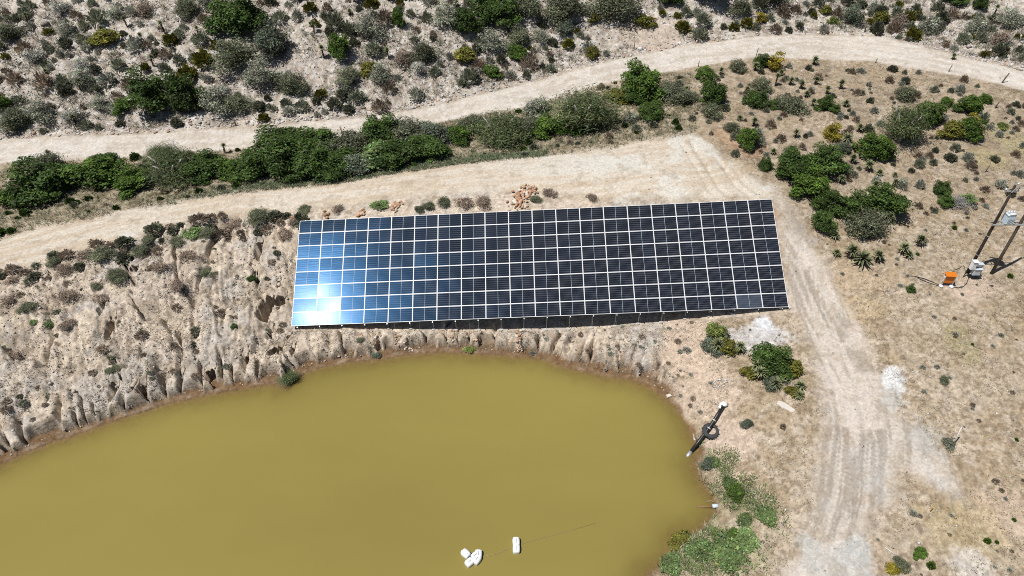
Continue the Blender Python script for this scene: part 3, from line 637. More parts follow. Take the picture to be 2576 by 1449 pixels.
BIG = {'dark': [crown('dark', 100 + i, 9500, .043, 20, fill=.2, lobe_r=(.07, .17)) for i in range(4)], 'bright': [crown('bright', 120 + i, 8000, .045, 18, lobe_r=(.07, .17)) for i in range(3)],
       'grey': [crown('grey', 140 + i, 3000, .062, 14, narrow=.35, spread=.45, spiky=.18) for i in range(3)], 'dusky': [crown('dusky', 150 + i, 6000, .048, 17, narrow=.4, spread=.45, spiky=.15) for i in range(4)],
       'blue': [crown('blue', 160 + i, 6000, .045, 12, lobe_r=(.14, .22)) for i in range(2)], 'olive': [crown('olive', 170 + i, 2600, .075, 10) for i in range(2)], 'yellow': [crown('yellow', 175 + i, 2600, .07, 10) for i in range(2)],
       'feather': [crown('feather', 180 + i, 7500, .06, 17, narrow=.16, spread=.4, spiky=.4, fill=.35) for i in range(3)], 'lime': [crown('lime', 190, 2200, .075, 9)], 'weed': [crown('weed', 195 + i, 1500, .09, 10, spiky=.2) for i in range(2)],
       'brown': [crown('brown', 197 + i, 1700, .075, 11, narrow=.3, spread=.4, spiky=.25) for i in range(3)], 'pale': [crown('pale', 204 + i, 1700, .07, 9, narrow=.3, spiky=.2) for i in range(2)]}
SMALL = {'grey': [cushion('grey', 300 + i) for i in range(4)], 'pale': [cushion('pale', 310 + i) for i in range(3)], 'brown': [cushion('brown', 320 + i, 260, .03) for i in range(4)], 'olive': [cushion('olive', 330 + i, 320, .05) for i in range(2)],
         'dusky': [cushion('dusk', 340 + i, 380, .05) for i in range(3)], 'bright': [cushion('bright', 350 + i, 320, .06) for i in range(2)], 'dark': [cushion('dark', 355 + i, 360, .055) for i in range(2)], 'red': [cushion('red', 360, 200, .03)]}
TRUNKS = [trunk_mesh(400 + i, M_wood) for i in range(3)]; TRUNKS_G = [trunk_mesh(410 + i, M_greywood, 6) for i in range(2)]

occupied = []
def depth_at(p): return float((np.asarray(p) - CAM) @ AXF)
def put_bush(px, py, wpx, kind, label, hr=.8, cat='bush', name=None, group=None, big=True, shift=.38):
    """px, py: lowest visible point of the crown; wpx: its width"""
    p = at(px, py); w = wpx * depth_at(p) / 1786.0
    x, y = p[0], p[1] + shift * w; z = ground(x, y); occupied.append((x, y, w * .5))
    rz = random.uniform(0, 6.28)
    if big:
        nm = name or ('tree' if cat == 'tree' else 'bush')
        e = link(nm, None, loc=(x, y, z - .03)); e.rotation_euler = (0, 0, rz); e.scale = (w, w * random.uniform(.9, 1.1), w * hr)
        link('trunk', random.choice(TRUNKS_G if kind in ('grey', 'feather', 'pale') else TRUNKS), e); link('crown', random.choice(BIG[kind]), e)
    else:
        e = link(name or 'shrub', random.choice(SMALL[kind]), loc=(x, y, z - .03), rot=(0, 0, rz), scale=(w, w, w * hr))
    return tag(e, label, cat, group)
# hand-placed plants ------------------------------------------------------------------
HILL = [  # trees and big bushes on the stony hillside beyond the road
 (582,120,132,'dark',.8,'large dark green rounded tree high on the stony hillside, biggest there','tree'),
 (676,168,92,'blue',.95,'round blue-green tree just right of the big dark hillside tree','tree'),
 (851,158,66,'bright',1.1,'fresh green compact tree alone on bare scree, mid hillside','tree'),
 (1002,78,36,'bright',1.5,'narrow tree with bright green top and dark base at the upper edge','tree'),
 (468,62,60,'dusky',.8,'dark bush near the upper edge, left of the big dark tree','bush'),
 (520,28,52,'grey',.7,'grey bush cut by the upper frame edge above the big dark tree','bush'),
 (577,208,106,'dusky',.7,'wide dusky bush below the big dark hillside tree','bush'),
 (652,248,92,'grey',.75,'grey twiggy bush below the round blue-green tree','bush'),
 (730,248,72,'dusky',.85,'dusky bush right of the grey twiggy one, nearest the bare scree','bush'),
 (372,312,112,'dark',.9,'leftmost big dark bush of the thicket beside the rubble edge of the road','bush'),
 (455,308,104,'dark',.95,'tall dark bush in the middle of the thicket above the road rubble','bush'),
 (304,298,54,'bright',.8,'green bush at the left end of the thicket above the road','bush'),
 (533,304,78,'grey',.8,'grey-green bush right of the dark thicket above the road','bush'),
 (594,300,64,'dusky',.8,'dusky bush at the right end of the thicket above the road','bush'),
 (557,254,50,'pale',.7,'pale silvery bush behind the thicket above the road','bush'),
 (6,292,48,'bright',.8,'bright green bush cut by the left frame edge above the road','bush'),
 (27,340,78,'dusky',.8,'dark bush at the left frame edge touching the gravel road','bush'),
 (97,328,68,'grey',.7,'grey-green bush beside the road near the left frame edge','bush'),
 (180,322,52,'pale',.7,'pale twiggy bush on a stalk above the road, left part','bush'),
 (250,288,44,'grey',.8,'lone grey bush left of the thicket above the road','bush'),
 (203,232,54,'grey',.75,'rounded grey bush on the left hillside, lower of two','bush'),
 (197,195,56,'pale',.75,'rounded pale bush on the left hillside, upper of two','bush'),
 (80,170,60,'pale',.6,'broad pale bush on the far left hillside','bush'),
 (150,60,56,'pale',.7,'pale domed bush near the upper left corner','bush'),
 (165,100,48,'grey',.8,'grey bush under the pale domed one near the upper left corner','bush'),
 (15,118,70,'dusky',.6,'dusky bush at the left frame edge, high on the hillside','bush'),
 (285,62,46,'grey',.7,'grey bush near the upper edge, left of centre hillside','bush'),
 (255,128,74,'olive',.5,'low olive spreading bush on the left hillside','bush'),
 (360,55,50,'brown',.8,'brown bush near the upper edge of the left hillside','bush'),
 (925,114,78,'grey',.8,'grey bush beside the fresh green tree on the scree','bush'),
 (1126,88,78,'grey',.75,'grey bush at the left of the upper middle thicket','bush'),
 (1240,94,112,'dark',.7,'broad dark bush in the upper middle thicket','bush'),
 (1172,115,88,'dark',.65,'dark bush at the lower edge of the upper middle thicket','bush'),
 (1318,66,84,'dusky',.75,'dusky bush in the upper middle thicket, right of the broad dark one','bush'),
 (1422,82,104,'dusky',.75,'big dusky bush on the slope above the road bend','bush'),
 (1420,100,46,'blue',.8,'small blue-green bush in front of the big dusky one','bush'),
 (1545,78,118,'dusky',.65,'wide dusky bush near the upper edge, right of the middle','bush'),
 (1622,74,48,'olive',.8,'olive bush near the upper edge above the road','bush'),
 (1690,28,64,'dark',.7,'dark bush cut by the upper frame edge above the road','bush'),
 (1496,68,32,'olive',.8,'small olive bush between two dusky thickets near the upper edge','bush'),
 (1062,167,64,'dusky',.9,'dusky upright bush on the scree in mid hillside','bush'),
 (1010,175,52,'brown',.7,'brown bush touching the dusky upright one on the scree','bush'),
 (926,197,56,'olive',.7,'olive-topped bush low on the middle hillside','bush'),
 (957,224,60,'grey',.8,'grey bush with dark base low on the middle hillside','bush'),
 (880,232,62,'dusky',.65,'dusky bush at the foot of the middle hillside','bush'),
 (1052,205,44,'pale',.7,'pale domed bush low on the middle hillside','bush'),
 (1169,172,62,'olive',.7,'olive-brown bush above the green creepers on the scree','bush'),
 (1240,145,68,'grey',.75,'grey bush below the upper middle thicket','bush'),
 (1300,164,66,'bright',.5,'bright green spreading bush on the slope above the road','bush'),
 (1236,202,46,'bright',.8,'bright green bush just above the road, mid picture','bush'),
 (1308,128,56,'dusky',.9,'dusky bush behind the bright green spreading one','bush'),
 (1362,122,44,'grey',.7,'grey bush right of the dusky one above the road','bush'),
 (1490,152,42,'olive',.7,'olive bush beside the road bend on bare soil','bush'),
 (1794,30,112,'dark',.6,'wide dark bush on the upper edge, above the road bend','bush'),
 (1864,60,56,'dusky',.8,'dusky bush just below the wide dark one at the upper edge','bush'),
 (1950,32,92,'dusky',.6,'dusky bush on the upper edge, right of the wide dark one','bush'),
 (1917,64,34,'yellow',.7,'yellow-green low bush beside the road bend','bush'),
 (2100,65,27,'lime',.9,'small lime green bush by the far side of the bend','bush'),
 (2150,70,50,'blue',1.0,'grey-blue upright bush above the road on the right','bush'),
 (2080,44,30,'olive',.9,'olive bush left of the grey-blue upright one','bush'),
 (2220,70,44,'olive',.8,'olive bush right of the grey-blue upright one','bush'),
 (2264,77,46,'brown',.8,'brown bush above the right part of the road','bush'),
 (2344,92,62,'grey',.7,'grey bush above the road towards the upper right','bush'),
 (2400,24,62,'dark',.7,'dark bush on the upper frame edge towards the right corner','bush'),
 (2470,34,34,'dark',1.1,'very dark upright bush near the upper right corner','bush'),
 (2550,78,62,'grey',.75,'grey bush cut by the right frame edge above the road','bush'),
 (2465,95,58,'grey',.65,'grey low bush above the rubble at the upper right','bush'),
 (2524,117,52,'brown',.7,'brown bush above the rubble at the upper right','bush'),
]
HEDGE = [  # thicket between gravel road and crest track
 (78,522,128,'dark',.85,'dark bush at the left end of the hedge, cut low by the frame side','bush'),
 (12,530,70,'bright',.8,'yellow-green bush at the left frame edge below the hedge','bush'),
 (100,452,72,'dusky',.9,'dusky bush with a rosette beside it at the back of the hedge, far left','bush'),
 (222,492,118,'bright',.8,'bright green broad bush, second in the hedge from the left','bush'),
 (240,440,70,'dark',.7,'dark bush behind the bright green broad one in the hedge','bush'),
 (322,494,84,'bright',.75,'low bright green bush nearest the crest track, left hedge','bush'),
 (415,478,112,'feather',.85,'grey feathery bush in the left hedge','bush'),
 (395,425,66,'feather',.9,'thin leafless-topped bush behind the grey feathery one','bush'),
 (505,466,92,'dark',.85,'dark bush between the grey feathery one and the tall hedge','bush'),
 (566,462,80,'bright',.75,'mid green bush left of the tallest hedge part','bush'),
 (630,462,96,'dark',.9,'dark bush at the left foot of the tallest hedge part','bush'),
 (715,458,130,'dark',.92,'tall dark green bush crowning the hedge','bush'),
 (770,462,110,'dark',.9,'dark green bush right of the tallest one in the hedge','bush'),
 (690,416,120,'dark',.65,'dark bush behind the crown of the hedge, nearest the road','bush'),
 (790,410,110,'dark',.65,'dark bush at the back of the hedge, right of its crown','bush'),
 (840,455,96,'dark',.85,'dark bush in the hedge above the left panels','bush'),
 (868,405,92,'dusky',.9,'dusky bush at the back of the hedge above the left panels','bush'),
 (898,448,70,'blue',.8,'blue-green low bush at the front of the hedge','bush'),
 (950,430,92,'weed',.8,'pale green leafy bush in the hedge','bush'),
 (1000,432,100,'dark',.85,'dark bush near the right end of the dense hedge','bush'),
 (955,380,82,'dark',1.1,'upright dark bush rising at the back of the hedge','bush'),
 (1020,375,86,'dusky',1.0,'twiggy dusky bush at the back of the hedge','bush'),
 (1068,416,96,'dark',.8,'last dark bush of the dense hedge before the gap','bush'),
 (1085,372,80,'blue',.8,'blue-grey bush behind the last dark hedge bush','bush'),
 (1150,366,58,'bright',.9,'bright green upright bush after the dense hedge','bush'),
 (1180,345,66,'dusky',.8,'dusky bush behind the bright upright one','bush'),
 (1255,378,116,'feather',.85,'grey-brown feathery bush in the middle of the verge','bush'),
 (1315,352,70,'dusky',.8,'dusky bush between the two feathery ones on the verge','bush'),
 (1380,350,72,'bright',.9,'green bush at the left foot of the big feathery bush','bush'),
 (1350,300,60,'grey',.8,'grey bush at the road side of the verge','bush'),
 (1466,354,128,'feather',1.15,'large feathery green bush beside the road on the verge','bush'),
 (1425,345,76,'bright',.55,'low yellow-green bush under the large feathery one','bush'),
 (1616,258,88,'bright',1.3,'dense rounded green tree standing beside the gravel road','tree'),
 (1552,264,52,'olive',.8,'olive bush at the left foot of the rounded roadside tree','bush'),
 (1612,268,70,'dark',.5,'low dark bush beneath the rounded roadside tree','bush'),
 (1690,264,66,'dusky',.9,'dusky bush right of the rounded roadside tree','bush'),
 (1730,268,54,'dusky',.8,'second dusky bush right of the rounded roadside tree','bush'),
 (1642,310,68,'dark',.7,'dark bush at the edge of the turning area, below the roadside tree','bush'),
 (1589,314,36,'grey',.7,'small grey bush at the edge of the turning area','bush'),
]
FIELD = [  # right-hand scrub between road, track and poles
 (1797,277,78,'dark',1.0,'dark green bush right of the turning area, upper left of the aloe field','bush'),
 (1794,304,52,'dusky',.7,'dusky bush at the foot of the dark green one by the turning area','bush'),
 (1777,207,54,'bright',.7,'light green bush among aloes beside the road bend','bush'),
 (1860,187,42,'dusky',.8,'dusky bush beside the road, left of the olive-yellow one','bush'),
 (1918,177,42,'dark',.8,'dark green bush touching the olive-yellow one by the road','bush'),
 (1952,182,48,'yellow',.85,'olive-yellow bush by the near side of the road bend','bush'),
 (1904,277,58,'dark',.85,'rounded dark green bush in the aloe field','bush'),
 (1947,277,30,'dark',.8,'small dark green bush right of the rounded one in the aloe field','bush'),
 (1920,237,46,'dusky',.8,'dusky bush above the rounded dark green one','bush'),
 (1997,290,72,'dusky',.7,'wide dusky bush in the middle of the aloe field','bush'),
 (2077,282,42,'dark',1.0,'dark green upright bush right of the wide dusky one','bush'),
 (2102,287,32,'dark',.8,'small dark green bush touching the upright one','bush'),
 (1884,385,60,'bright',1.1,'bright green bush with dark shaded foot beside the track bend','bush'),
 (1908,372,40,'grey',1.1,'grey half of the bush beside the track bend','bush'),
 (1844,340,40,'dusky',.7,'dusky bush at the corner of the turning area','bush'),
 (2097,360,46,'yellow',.9,'bright yellow bush in the aloe field','bush'),
 (1990,399,34,'dusky',.9,'round dusky bush left of the yellow one','bush'),
 (2205,420,90,'bright',.75,'bright green bush behind the two dark thickets on the right','bush'),
 (2122,392,36,'blue',.9,'blue-grey bush left of the bright green one','bush'),
 (2280,260,52,'dusky',.8,'dusky bush below the road, above the tall feathery tree','bush'),
 (2280,388,108,'feather',1.15,'tall feathery green tree in the right scrub','tree'),
 (2338,332,76,'bright',.9,'bright green bush behind the tall feathery tree','bush'),
 (2387,272,34,'bright',.7,'small bright green bush by the right fence line','bush'),
 (2405,358,66,'olive',.7,'olive bush at the left of the right-hand cluster','bush'),
 (2452,362,70,'bright',.8,'bright green bush in front of the right-hand cluster','bush'),
 (2445,300,62,'bright',.9,'bright green bush at the back of the right-hand cluster','bush'),
 (2446,332,44,'yellow',.7,'yellow-olive bush inside the right-hand cluster','bush'),
 (2480,266,31,'bright',.8,'small bright green bush near the right frame edge','bush'),
 (2527,330,26,'lime',.6,'tiny lime bush near the right frame edge','bush'),
 (1927,434,38,'dark',.9,'small dark bush beside the top right corner of the array','bush'),
 (2005,478,104,'dark',.75,'dark green bush at the left of the big thicket beside the array','bush'),
 (2080,458,92,'dark',.85,'dark green bush at the back of the big thicket beside the array','bush'),
 (2045,520,100,'bright',.75,'mid green bush in the middle of the thicket beside the array','bush'),
 (2082,545,72,'dark',.75,'dark bush at the right of the thicket beside the array','bush'),
 (2072,598,64,'dark',.8,'dark bush at the lower tip of the thicket beside the array','bush'),
 (2145,570,84,'dark',.8,'left dark bush of the second thicket, nearest the aloes','bush'),
 (2238,572,104,'dark',.85,'right dark green bush of the second thicket','bush'),
 (2188,612,96,'dusky',.8,'dusky grey bush at the front of the second thicket','bush'),
 (2372,502,44,'dark',.9,'dark bush beside the heap of dead branches','bush'),
 (2386,528,40,'dark',.8,'dark bush below the heap of dead branches','bush'),
 (2440,520,36,'weed',.7,'green bush at the right of the heap of dead branches','bush'),
 (2130,445,40,'dusky',.8,'dusky bush between the two dark thickets','bush'),
 (2270,480,34,'grey',.8,'grey bush above the second thicket','bush'),
]
SHORE = [
 (1800,868,56,'lime',.9,'lime green bush round the aloes on the near bank','bush'),
 (1835,900,52,'olive',.7,'olive bush between the two near aloe clumps','bush'),
 (1796,898,58,'blue',.4,'low grey-blue bush at the foot of the near aloes','bush'),
 (1950,958,92,'dark',.85,'dark bush of the aloe clump beside the right track','bush'),
 (1998,955,56,'olive',.8,'olive-yellow bush at the right of the aloe clump beside the track','bush'),
 (1893,960,44,'olive',.7,'olive bush at the left of the aloe clump beside the track','bush'),
 (2003,1005,40,'olive',.6,'low olive bush at the lower tip of the aloe clump beside the track','bush'),
 (1945,985,44,'blue',.5,'grey-blue low bush in front of the aloe clump beside the track','bush'),
 (1783,1185,38,'blue',.8,'grey-blue bush at the water edge by the black pipe','bush'),
 (1800,1178,34,'weed',.7,'green bush beside the grey-blue one by the black pipe','bush'),
 (1853,1262,50,'bright',.8,'bright green bush on the weedy shore','bush'),
 (1842,1240,44,'weed',.6,'mid green bush behind the bright green one on the weedy shore','bush'),
 (1940,1325,56,'weed',.35,'low round green patch plant, upper right of the weedy shore','bush'),
 (1882,1325,40,'weed',.4,'low green patch plant left of the round one on the weedy shore','bush'),
 (1845,1360,36,'bright',.7,'small bright green bush on the lower weedy shore','bush'),
 (1890,1388,60,'weed',.35,'grass-green low bush on the lower weedy shore','bush'),
 (1770,1418,66,'weed',.5,'dusky bush at the water edge near the lower frame edge','bush'),
 (1715,1380,52,'olive',.6,'twiggy bush leaning over the water near the lower frame edge','bush'),
 (1850,1440,100,'weed',.3,'broad grey-green low bush at the lower frame edge','bush'),
 (1690,1449,56,'weed',.6,'green bush by the water at the lower frame edge','bush'),
 (1880,1082,30,'blue',.7,'lone grey-blue bush above the tyre','bush'),
 (2275,1440,40,'dusky',.7,'dusky bush at the lower frame edge right of the track','bush'),
 (2320,1410,36,'bright',.7,'bright green bush near the lower frame edge right of the track','bush'),
 (2255,1449,36,'yellow',.6,'yellow-green bush at the lower frame edge right of the track','bush'),
 (2392,1130,34,'grey',.6,'grey bush at the foot of the leaning white stake','bush'),
 (2380,970,26,'dusky',.6,'small dusky bush in the dry field right of the track','bush'),
 (2295,740,24,'dark',.9,'small dark bush in the field left of the orange box','bush'),
 (720,978,48,'feather',.6,'green-grey bush standing in the water edge left of the array','bush'),
]
EMB = [
 (475,605,58,'weed',.6,'green bush on the crest edge, largest along the embankment top','bush'),
 (512,600,50,'dusky',.6,'dusky bush right of the green one on the crest edge','bush'),
 (440,628,52,'dusky',.6,'dusky bush on the crest edge left of the green one','bush'),
 (372,622,40,'dusky',.7,'dark bush on the crest edge above the pale bluff','bush'),
 (345,648,66,'dusky',.55,'wide dusky bush on the crest edge, middle left','bush'),
 (250,668,70,'dusky',.55,'wide dusky bush on the crest edge, left','bush'),
 (205,660,60,'brown',.55,'brown bush on the crest edge, left','bush'),
 (155,700,52,'brown',.7,'brown bush spilling over the crest, far left','bush'),
 (130,672,40,'dusky',.6,'small dusky bush on the crest edge, far left','bush'),
 (22,720,40,'brown',.7,'brown bush at the left frame edge on the embankment','bush'),
 (585,585,70,'brown',.6,'brown bush on the crest edge near the array','bush'),
 (645,572,70,'dusky',.5,'dark bush on the crest edge nearest the array','bush'),
 (712,610,52,'brown',.9,'brown bush beside the upper left corner of the array','bush'),
 (735,575,36,'brown',.9,'brown bush directly left of the array top edge','bush'),
 (640,655,44,'dusky',.5,'dark bush in the gully below the crest','bush'),
 (290,720,66,'dusky',.5,'dark bush below the pale bluff on the embankment','bush'),
 (240,735,30,'dusky',.8,'small dark bush left of the pale bluff','bush'),
 (165,770,60,'brown',.6,'brown bush on the upper left embankment','bush'),
 (60,790,46,'dusky',.6,'dusky bush on the left embankment','bush'),
 (12,775,52,'brown',.7,'brown bush at the left frame edge, lower one','bush'),
 (80,820,26,'weed',.7,'small green bush on the left embankment','bush'),
 (120,825,34,'weed',.5,'green low bush right of the small one on the left embankment','bush'),
 (245,770,46,'brown',.6,'brown bush in the middle of the embankment','bush'),
 (440,740,50,'brown',.6,'brown bush in the middle of the embankment, right','bush'),
 (630,712,26,'dark',.8,'small round dark bush left of the array','bush'),
 (520,700,50,'dusky',.5,'dusky bush on the upper embankment towards the array','bush'),
 (470,665,60,'brown',.5,'brown bush below the green one on the crest edge','bush'),
 (395,690,50,'brown',.6,'brown bush between the bluffs on the embankment','bush'),
 (15,900,50,'brown',.5,'brown bush on the lower left embankment','bush'),
 (160,835,50,'brown',.5,'brown bush on the lower middle embankment','bush'),
 (275,942,38,'dusky',.4,'dark bush above the waterline bluffs','bush'),
 (585,828,22,'dark',.8,'small dark bush left of the lower array corner','bush'),
 (955,533,50,'weed',.4,'green creeping bush behind the array beside the small rock heap','bush'),
 (765,540,46,'dusky',.4,'low dusky bush behind the left end of the array','bush'),
 (850,540,40,'brown',.5,'brown bush behind the array between small rock heaps','bush'),
 (1075,535,40,'dusky',.7,'dusky bush behind the array, left of the big rock heap','bush'),
 (1115,525,46,'dusky',.7,'second dusky bush behind the array, left of the big rock heap','bush'),
 (1165,532,60,'brown',.6,'brown bush behind the array near the big rock heap','bush'),
 (1215,530,56,'brown',.6,'brown bush touching the left of the big rock heap','bush'),
 (1055,540,30,'dusky',.8,'small dark bush at the array top edge','bush'),
 (1350,515,40,'dusky',.5,'dusky bush touching the right of the big rock heap','bush'),
 (1385,500,46,'brown',.4,'straw-brown bush right of the big rock heap','bush'),
 (1490,510,36,'brown',.5,'small brown bush behind the middle of the array','bush'),
 (945,905,30,'blue',.7,'grey-green bush at the water below the array','bush'),
 (1180,893,30,'lime',.7,'lime-grey bush at the water below the middle of the array','bush'),
 (908,868,26,'dusky',.6,'small bush on the bank block below the array','bush'),
]
for tab, grp in ((HILL, 'bushes and trees on the stony hillside'), (HEDGE, 'hedge between road and crest track'), (FIELD, 'bushes in the right-hand aloe field'), (SHORE, 'bushes along the near shore and track'), (EMB, 'bushes on the dam embankment')):
    for (px, py, w, kind, hr, label, cat) in tab:
        low = .65 if tab is EMB else (.7 if tab is SHORE and py > 1150 else 1.0)
        put_bush(px, py, w * (1.48 if tab is HEDGE else (1.02 if tab is EMB else 1.24)), kind, label, low * hr * (.54 if tab is HEDGE else .8), cat, group=grp)

scattered = []
# ------------------------------------------------------------------ aloes
M_aloe = leaf_material('aloe_leaves', LEAF['aloe'], .08, .45, .3); M_skirt = simple('dry_aloe_skirt', (.10, .075, .055), .95, 0, .3, 6, .1)
def aloe_mesh(seed, n=58, dead=.0):
    rg = np.random.default_rng(seed); V, F, T = [], [], []
    for k in range(n):
        t = k / n; a = k * 2.39996 + rg.uniform(-.2, .2); el = (-.3 + 1.55 * t) + rg.uniform(-.12, .12); L = .56 * (1 - .25 * t) * rg.uniform(.85, 1.1); w = .06
        p = np.array([0, 0, .02 + .1 * t]); e = el + .25; base_i = len(V); tone = rg.uniform(.75, 1.3)
        side = np.array([-math.sin(a), math.cos(a), 0])
        for s_ in range(5):
            f_ = s_ / 4; ww = w * (1 - f_ ** 1.6) + .004
            V += [p - side * ww, p + np.array([0, 0, -.25 * ww]), p + side * ww]
            c = np.array([tone, tone, tone]) * (1.0 + .25 * f_); c[0] *= 1 + .35 * f_ * rg.random(); T += [c] * 3
            d = np.array([math.cos(a) * math.cos(e), math.sin(a) * math.cos(e), math.sin(e)]); p = p + d * L / 4; e -= .17
        for s_ in range(4):
            i = base_i + s_ * 3; F += [(i, i + 1, i + 4, i + 3), (i + 1, i + 2, i + 5, i + 4)]
    return mesh_np('rosette', V, F, M_aloe, np.array(T))
def skirt_mesh(seed, h):
    rg = np.random.default_rng(seed); m_ = MB(); m_.tube([(0, 0, -.1), (rg.uniform(-.03, .03), 0, h * .5), (0, 0, h + .03)], [.07, .075, .06], 7)
    for k in range(90):
        a = rg.uniform(0, 6.28); z = h * rg.uniform(.15, 1.0) + .03; l = rg.uniform(.22, .42)
        c, s = math.cos(a), math.sin(a); p0 = np.array([c * .05, s * .05, z]); p1 = p0 + np.array([c * l * .55, s * l * .55, -l * .35]); p1[2] = max(p1[2], .01); q = np.array([-s, c, 0]) * .045
        m_.poly([p0 - q, p0 + q, p1])
    return m_.mesh('dry_leaf_stem', M_skirt)
ALO = [aloe_mesh(500 + i) for i in range(4)]; SK = [(skirt_mesh(510, .25), .25), (skirt_mesh(511, .5), .5), (skirt_mesh(512, 1.2), 1.2)]
def aloe(px, py, w, label, hk=0, group=None):
    p = at(px, py); d = w * depth_at(p) / 1786.0; y = p[1] + .1; z = ground(p[0], y); s = d / 1.15
    e = link('aloe', None, loc=(p[0], y, z)); scattered.append(e) if 'hillside' in label or 'rosette' in label else None; e.scale = (s, s, s); e.rotation_euler = (random.uniform(-.12, .12), random.uniform(-.12, .12), random.uniform(0, 6.28))
    me_, h = SK[hk]; link('dry_leaf_stem', me_, e); link('rosette', random.choice(ALO), e, (0, 0, h)); occupied.append((p[0], y, d * .45))
    return tag(e, label, 'aloe', group)
NEAR_ALOES = [
 (1802,884,46,'aloe at the front of the clump nearest the pond, below the array',1),(1812,850,44,'aloe at the back of the clump nearest the pond',1),(1822,868,34,'aloe at the right of the clump nearest the pond',0),(1861,888,38,'lone aloe with old flower stalks right of the clump nearest the pond',1),
 (1903,938,44,'aloe at the upper left of the clump beside the right track',1),(1909,955,44,'aloe at the lower left of the clump beside the right track',1),(1955,915,42,'pale aloe on top of the clump beside the right track',1),(1948,975,44,'bright aloe at the lower edge of the clump beside the right track',0),
 (2010,980,40,'greyish aloe at the lower right of the clump beside the right track',0),(2006,1002,36,'lowest aloe of the clump beside the right track',0),(1985,925,36,'reddish aloe at the right of the clump beside the right track',0),
 (2103,645,30,'small aloe left of the aloe group below the thickets',0),(2138,650,46,'aloe beside the pale stone in the group below the thickets',1),(2166,665,60,'biggest aloe of the group below the thickets',0),(2206,660,40,'aloe at the right of the group below the thickets',1),
 (2272,640,40,'aloe with green bush at its left, below the second thicket',1),(2285,650,34,'aloe leaning right beside the one with the green bush',0),(2312,620,38,'lone aloe on a bare stem right of the second thicket',1),(2098,602,34,'aloe at the lower tip of the thicket beside the array',0),
 (2235,560,36,'grey aloe inside the right end of the second thicket',1),
]
for (px, py, w, lab_, hk) in NEAR_ALOES: aloe(px, py, w * 1.02, lab_, hk, 'aloes near the array and track')
FAR_ALOES = [(1814,188,28,1),(1771,207,30,0),(1900,178,32,1),(1964,190,30,0),(2047,163,32,1),(2052,213,30,1),(2082,237,32,1),(2115,224,34,1),(2014,224,30,1),(1987,214,30,1),(2029,244,30,0),(2044,267,30,1),(1950,218,28,2),(2127,268,34,0),
 (1860,303,28,0),(1897,318,34,1),(2000,347,32,1),(2130,357,44,0),(2160,333,32,1),(2144,412,36,1),(2182,430,40,1),(2212,443,34,0),(2250,445,24,0),(2200,478,36,1),(1944,388,30,0),(2114,462,34,1),(2250,470,30,1),(2185,405,34,0),(1968,398,26,0),(1880,230,26,0),(2190,600,30,0)]
for k, (px, py, w, hk) in enumerate(FAR_ALOES): aloe(px, py, w * .85, 'dark aloe rosette among the scrub between the road and the dark thickets', hk, 'aloes in the scrub below the road bend')
HILL_ALOES = [(415,86,22,2),(262,98,22,2),(178,80,22,2),(385,168,22,2),(202,228,22,2),(645,52,22,2),(815,148,24,2),(192,322,24,2),(70,60,20,2),(320,70,20,2),(355,100,22,1),(500,95,20,2),(880,40,20,1),(978,150,22,2),(1400,60,22,2),(1280,90,22,2),(1150,30,20,2),(790,85,22,2),(118,190,20,1),(560,262,22,1),(2398,150,20,1),(2500,40,20,2),(125,398,26,1),(565,386,20,2)]
for (px, py, w, hk) in HILL_ALOES: aloe(px, py, w, 'dark tall-stemmed aloe standing on the stony hillside beyond the road', hk, 'aloes on the hillside')

# ------------------------------------------------------------------ scattered scrub
def free(x, y, r, pad=.75):
    for (ox, oy, orr) in occupied:
        if (x - ox) ** 2 + (y - oy) ** 2 < (orr * pad + r * .55) ** 2: return False
    return True
def in_view(x, y, z):
    v = np.array([x, y, z]) - CAM; d = v @ AXF
    return abs(v @ AXR) < d * .725 and abs(v @ AXU) < d * .41
f1 = lambda F, x, y: float(F(np.array([x]), np.array([y]))[0])
def scatter(n, box, ok, sizes, kinds, label, name, cat, group, hr=(.55, .85)):
    k = 0; tries = 0
    while k < n and tries < n * 60:
        tries += 1; x = random.uniform(box[0], box[1]); y = random.uniform(box[2], box[3]); s = random.choice(sizes) * random.uniform(.8, 1.2)
        if not ok(x, y) or not free(x, y, s * .5): continue
        z = ground(x, y)
        if not in_view(x, y, z): continue
        kind = random.choice(kinds); occupied.append((x, y, s * .42))
        e = link(name, random.choice(SMALL[kind]), loc=(x, y, z - .03), rot=(0, 0, random.uniform(0, 6.28)), scale=(s, s, s * random.uniform(*hr)))
        tag(e, label[kind] if isinstance(label, dict) else label, cat, group[kind] if isinstance(group, dict) else group); k += 1; scattered.append(e)
clump = lambda x, y, sd, th: float(fbm(np.array([x * .13]), np.array([y * .13]), sd, 3)[0]) > th
hill_ok = lambda x, y: f1(SD_hill, x, y) < -.7
bare = lambda x, y: (float(fbm(np.array([x * .07]), np.array([y * .1]), 91, 2)[0]) < .66)
names_h = {'grey': 'grey-green scrub bush on the stony hillside', 'pale': 'silvery pale scrub bush on the stony hillside', 'brown': 'brown dry scrub bush on the stony hillside', 'olive': 'olive green low scrub bush on the stony hillside', 'dusky': 'small dusky scrub bush on the stony hillside'}
grp_h = {k: k + ' scrub on the hillside' for k in names_h}
scatter(190, (-72, 5, 74, 110), lambda x, y: hill_ok(x, y) and bare(x, y), [1.1, 1.5, 1.9, 2.4], ['grey'] * 4 + ['pale'] * 3 + ['brown'] * 3 + ['olive'] + ['dusky'] * 3, names_h, 'scrub_bush', 'scrub', grp_h)
scatter(108, (0, 74, 80, 110), lambda x, y: hill_ok(x, y) and bare(x, y), [1.0, 1.4, 1.8, 2.3], ['grey'] * 4 + ['pale'] * 2 + ['brown'] * 3 + ['olive'] * 3 + ['dusky'] * 3, names_h, 'scrub_bush', 'scrub', grp_h)
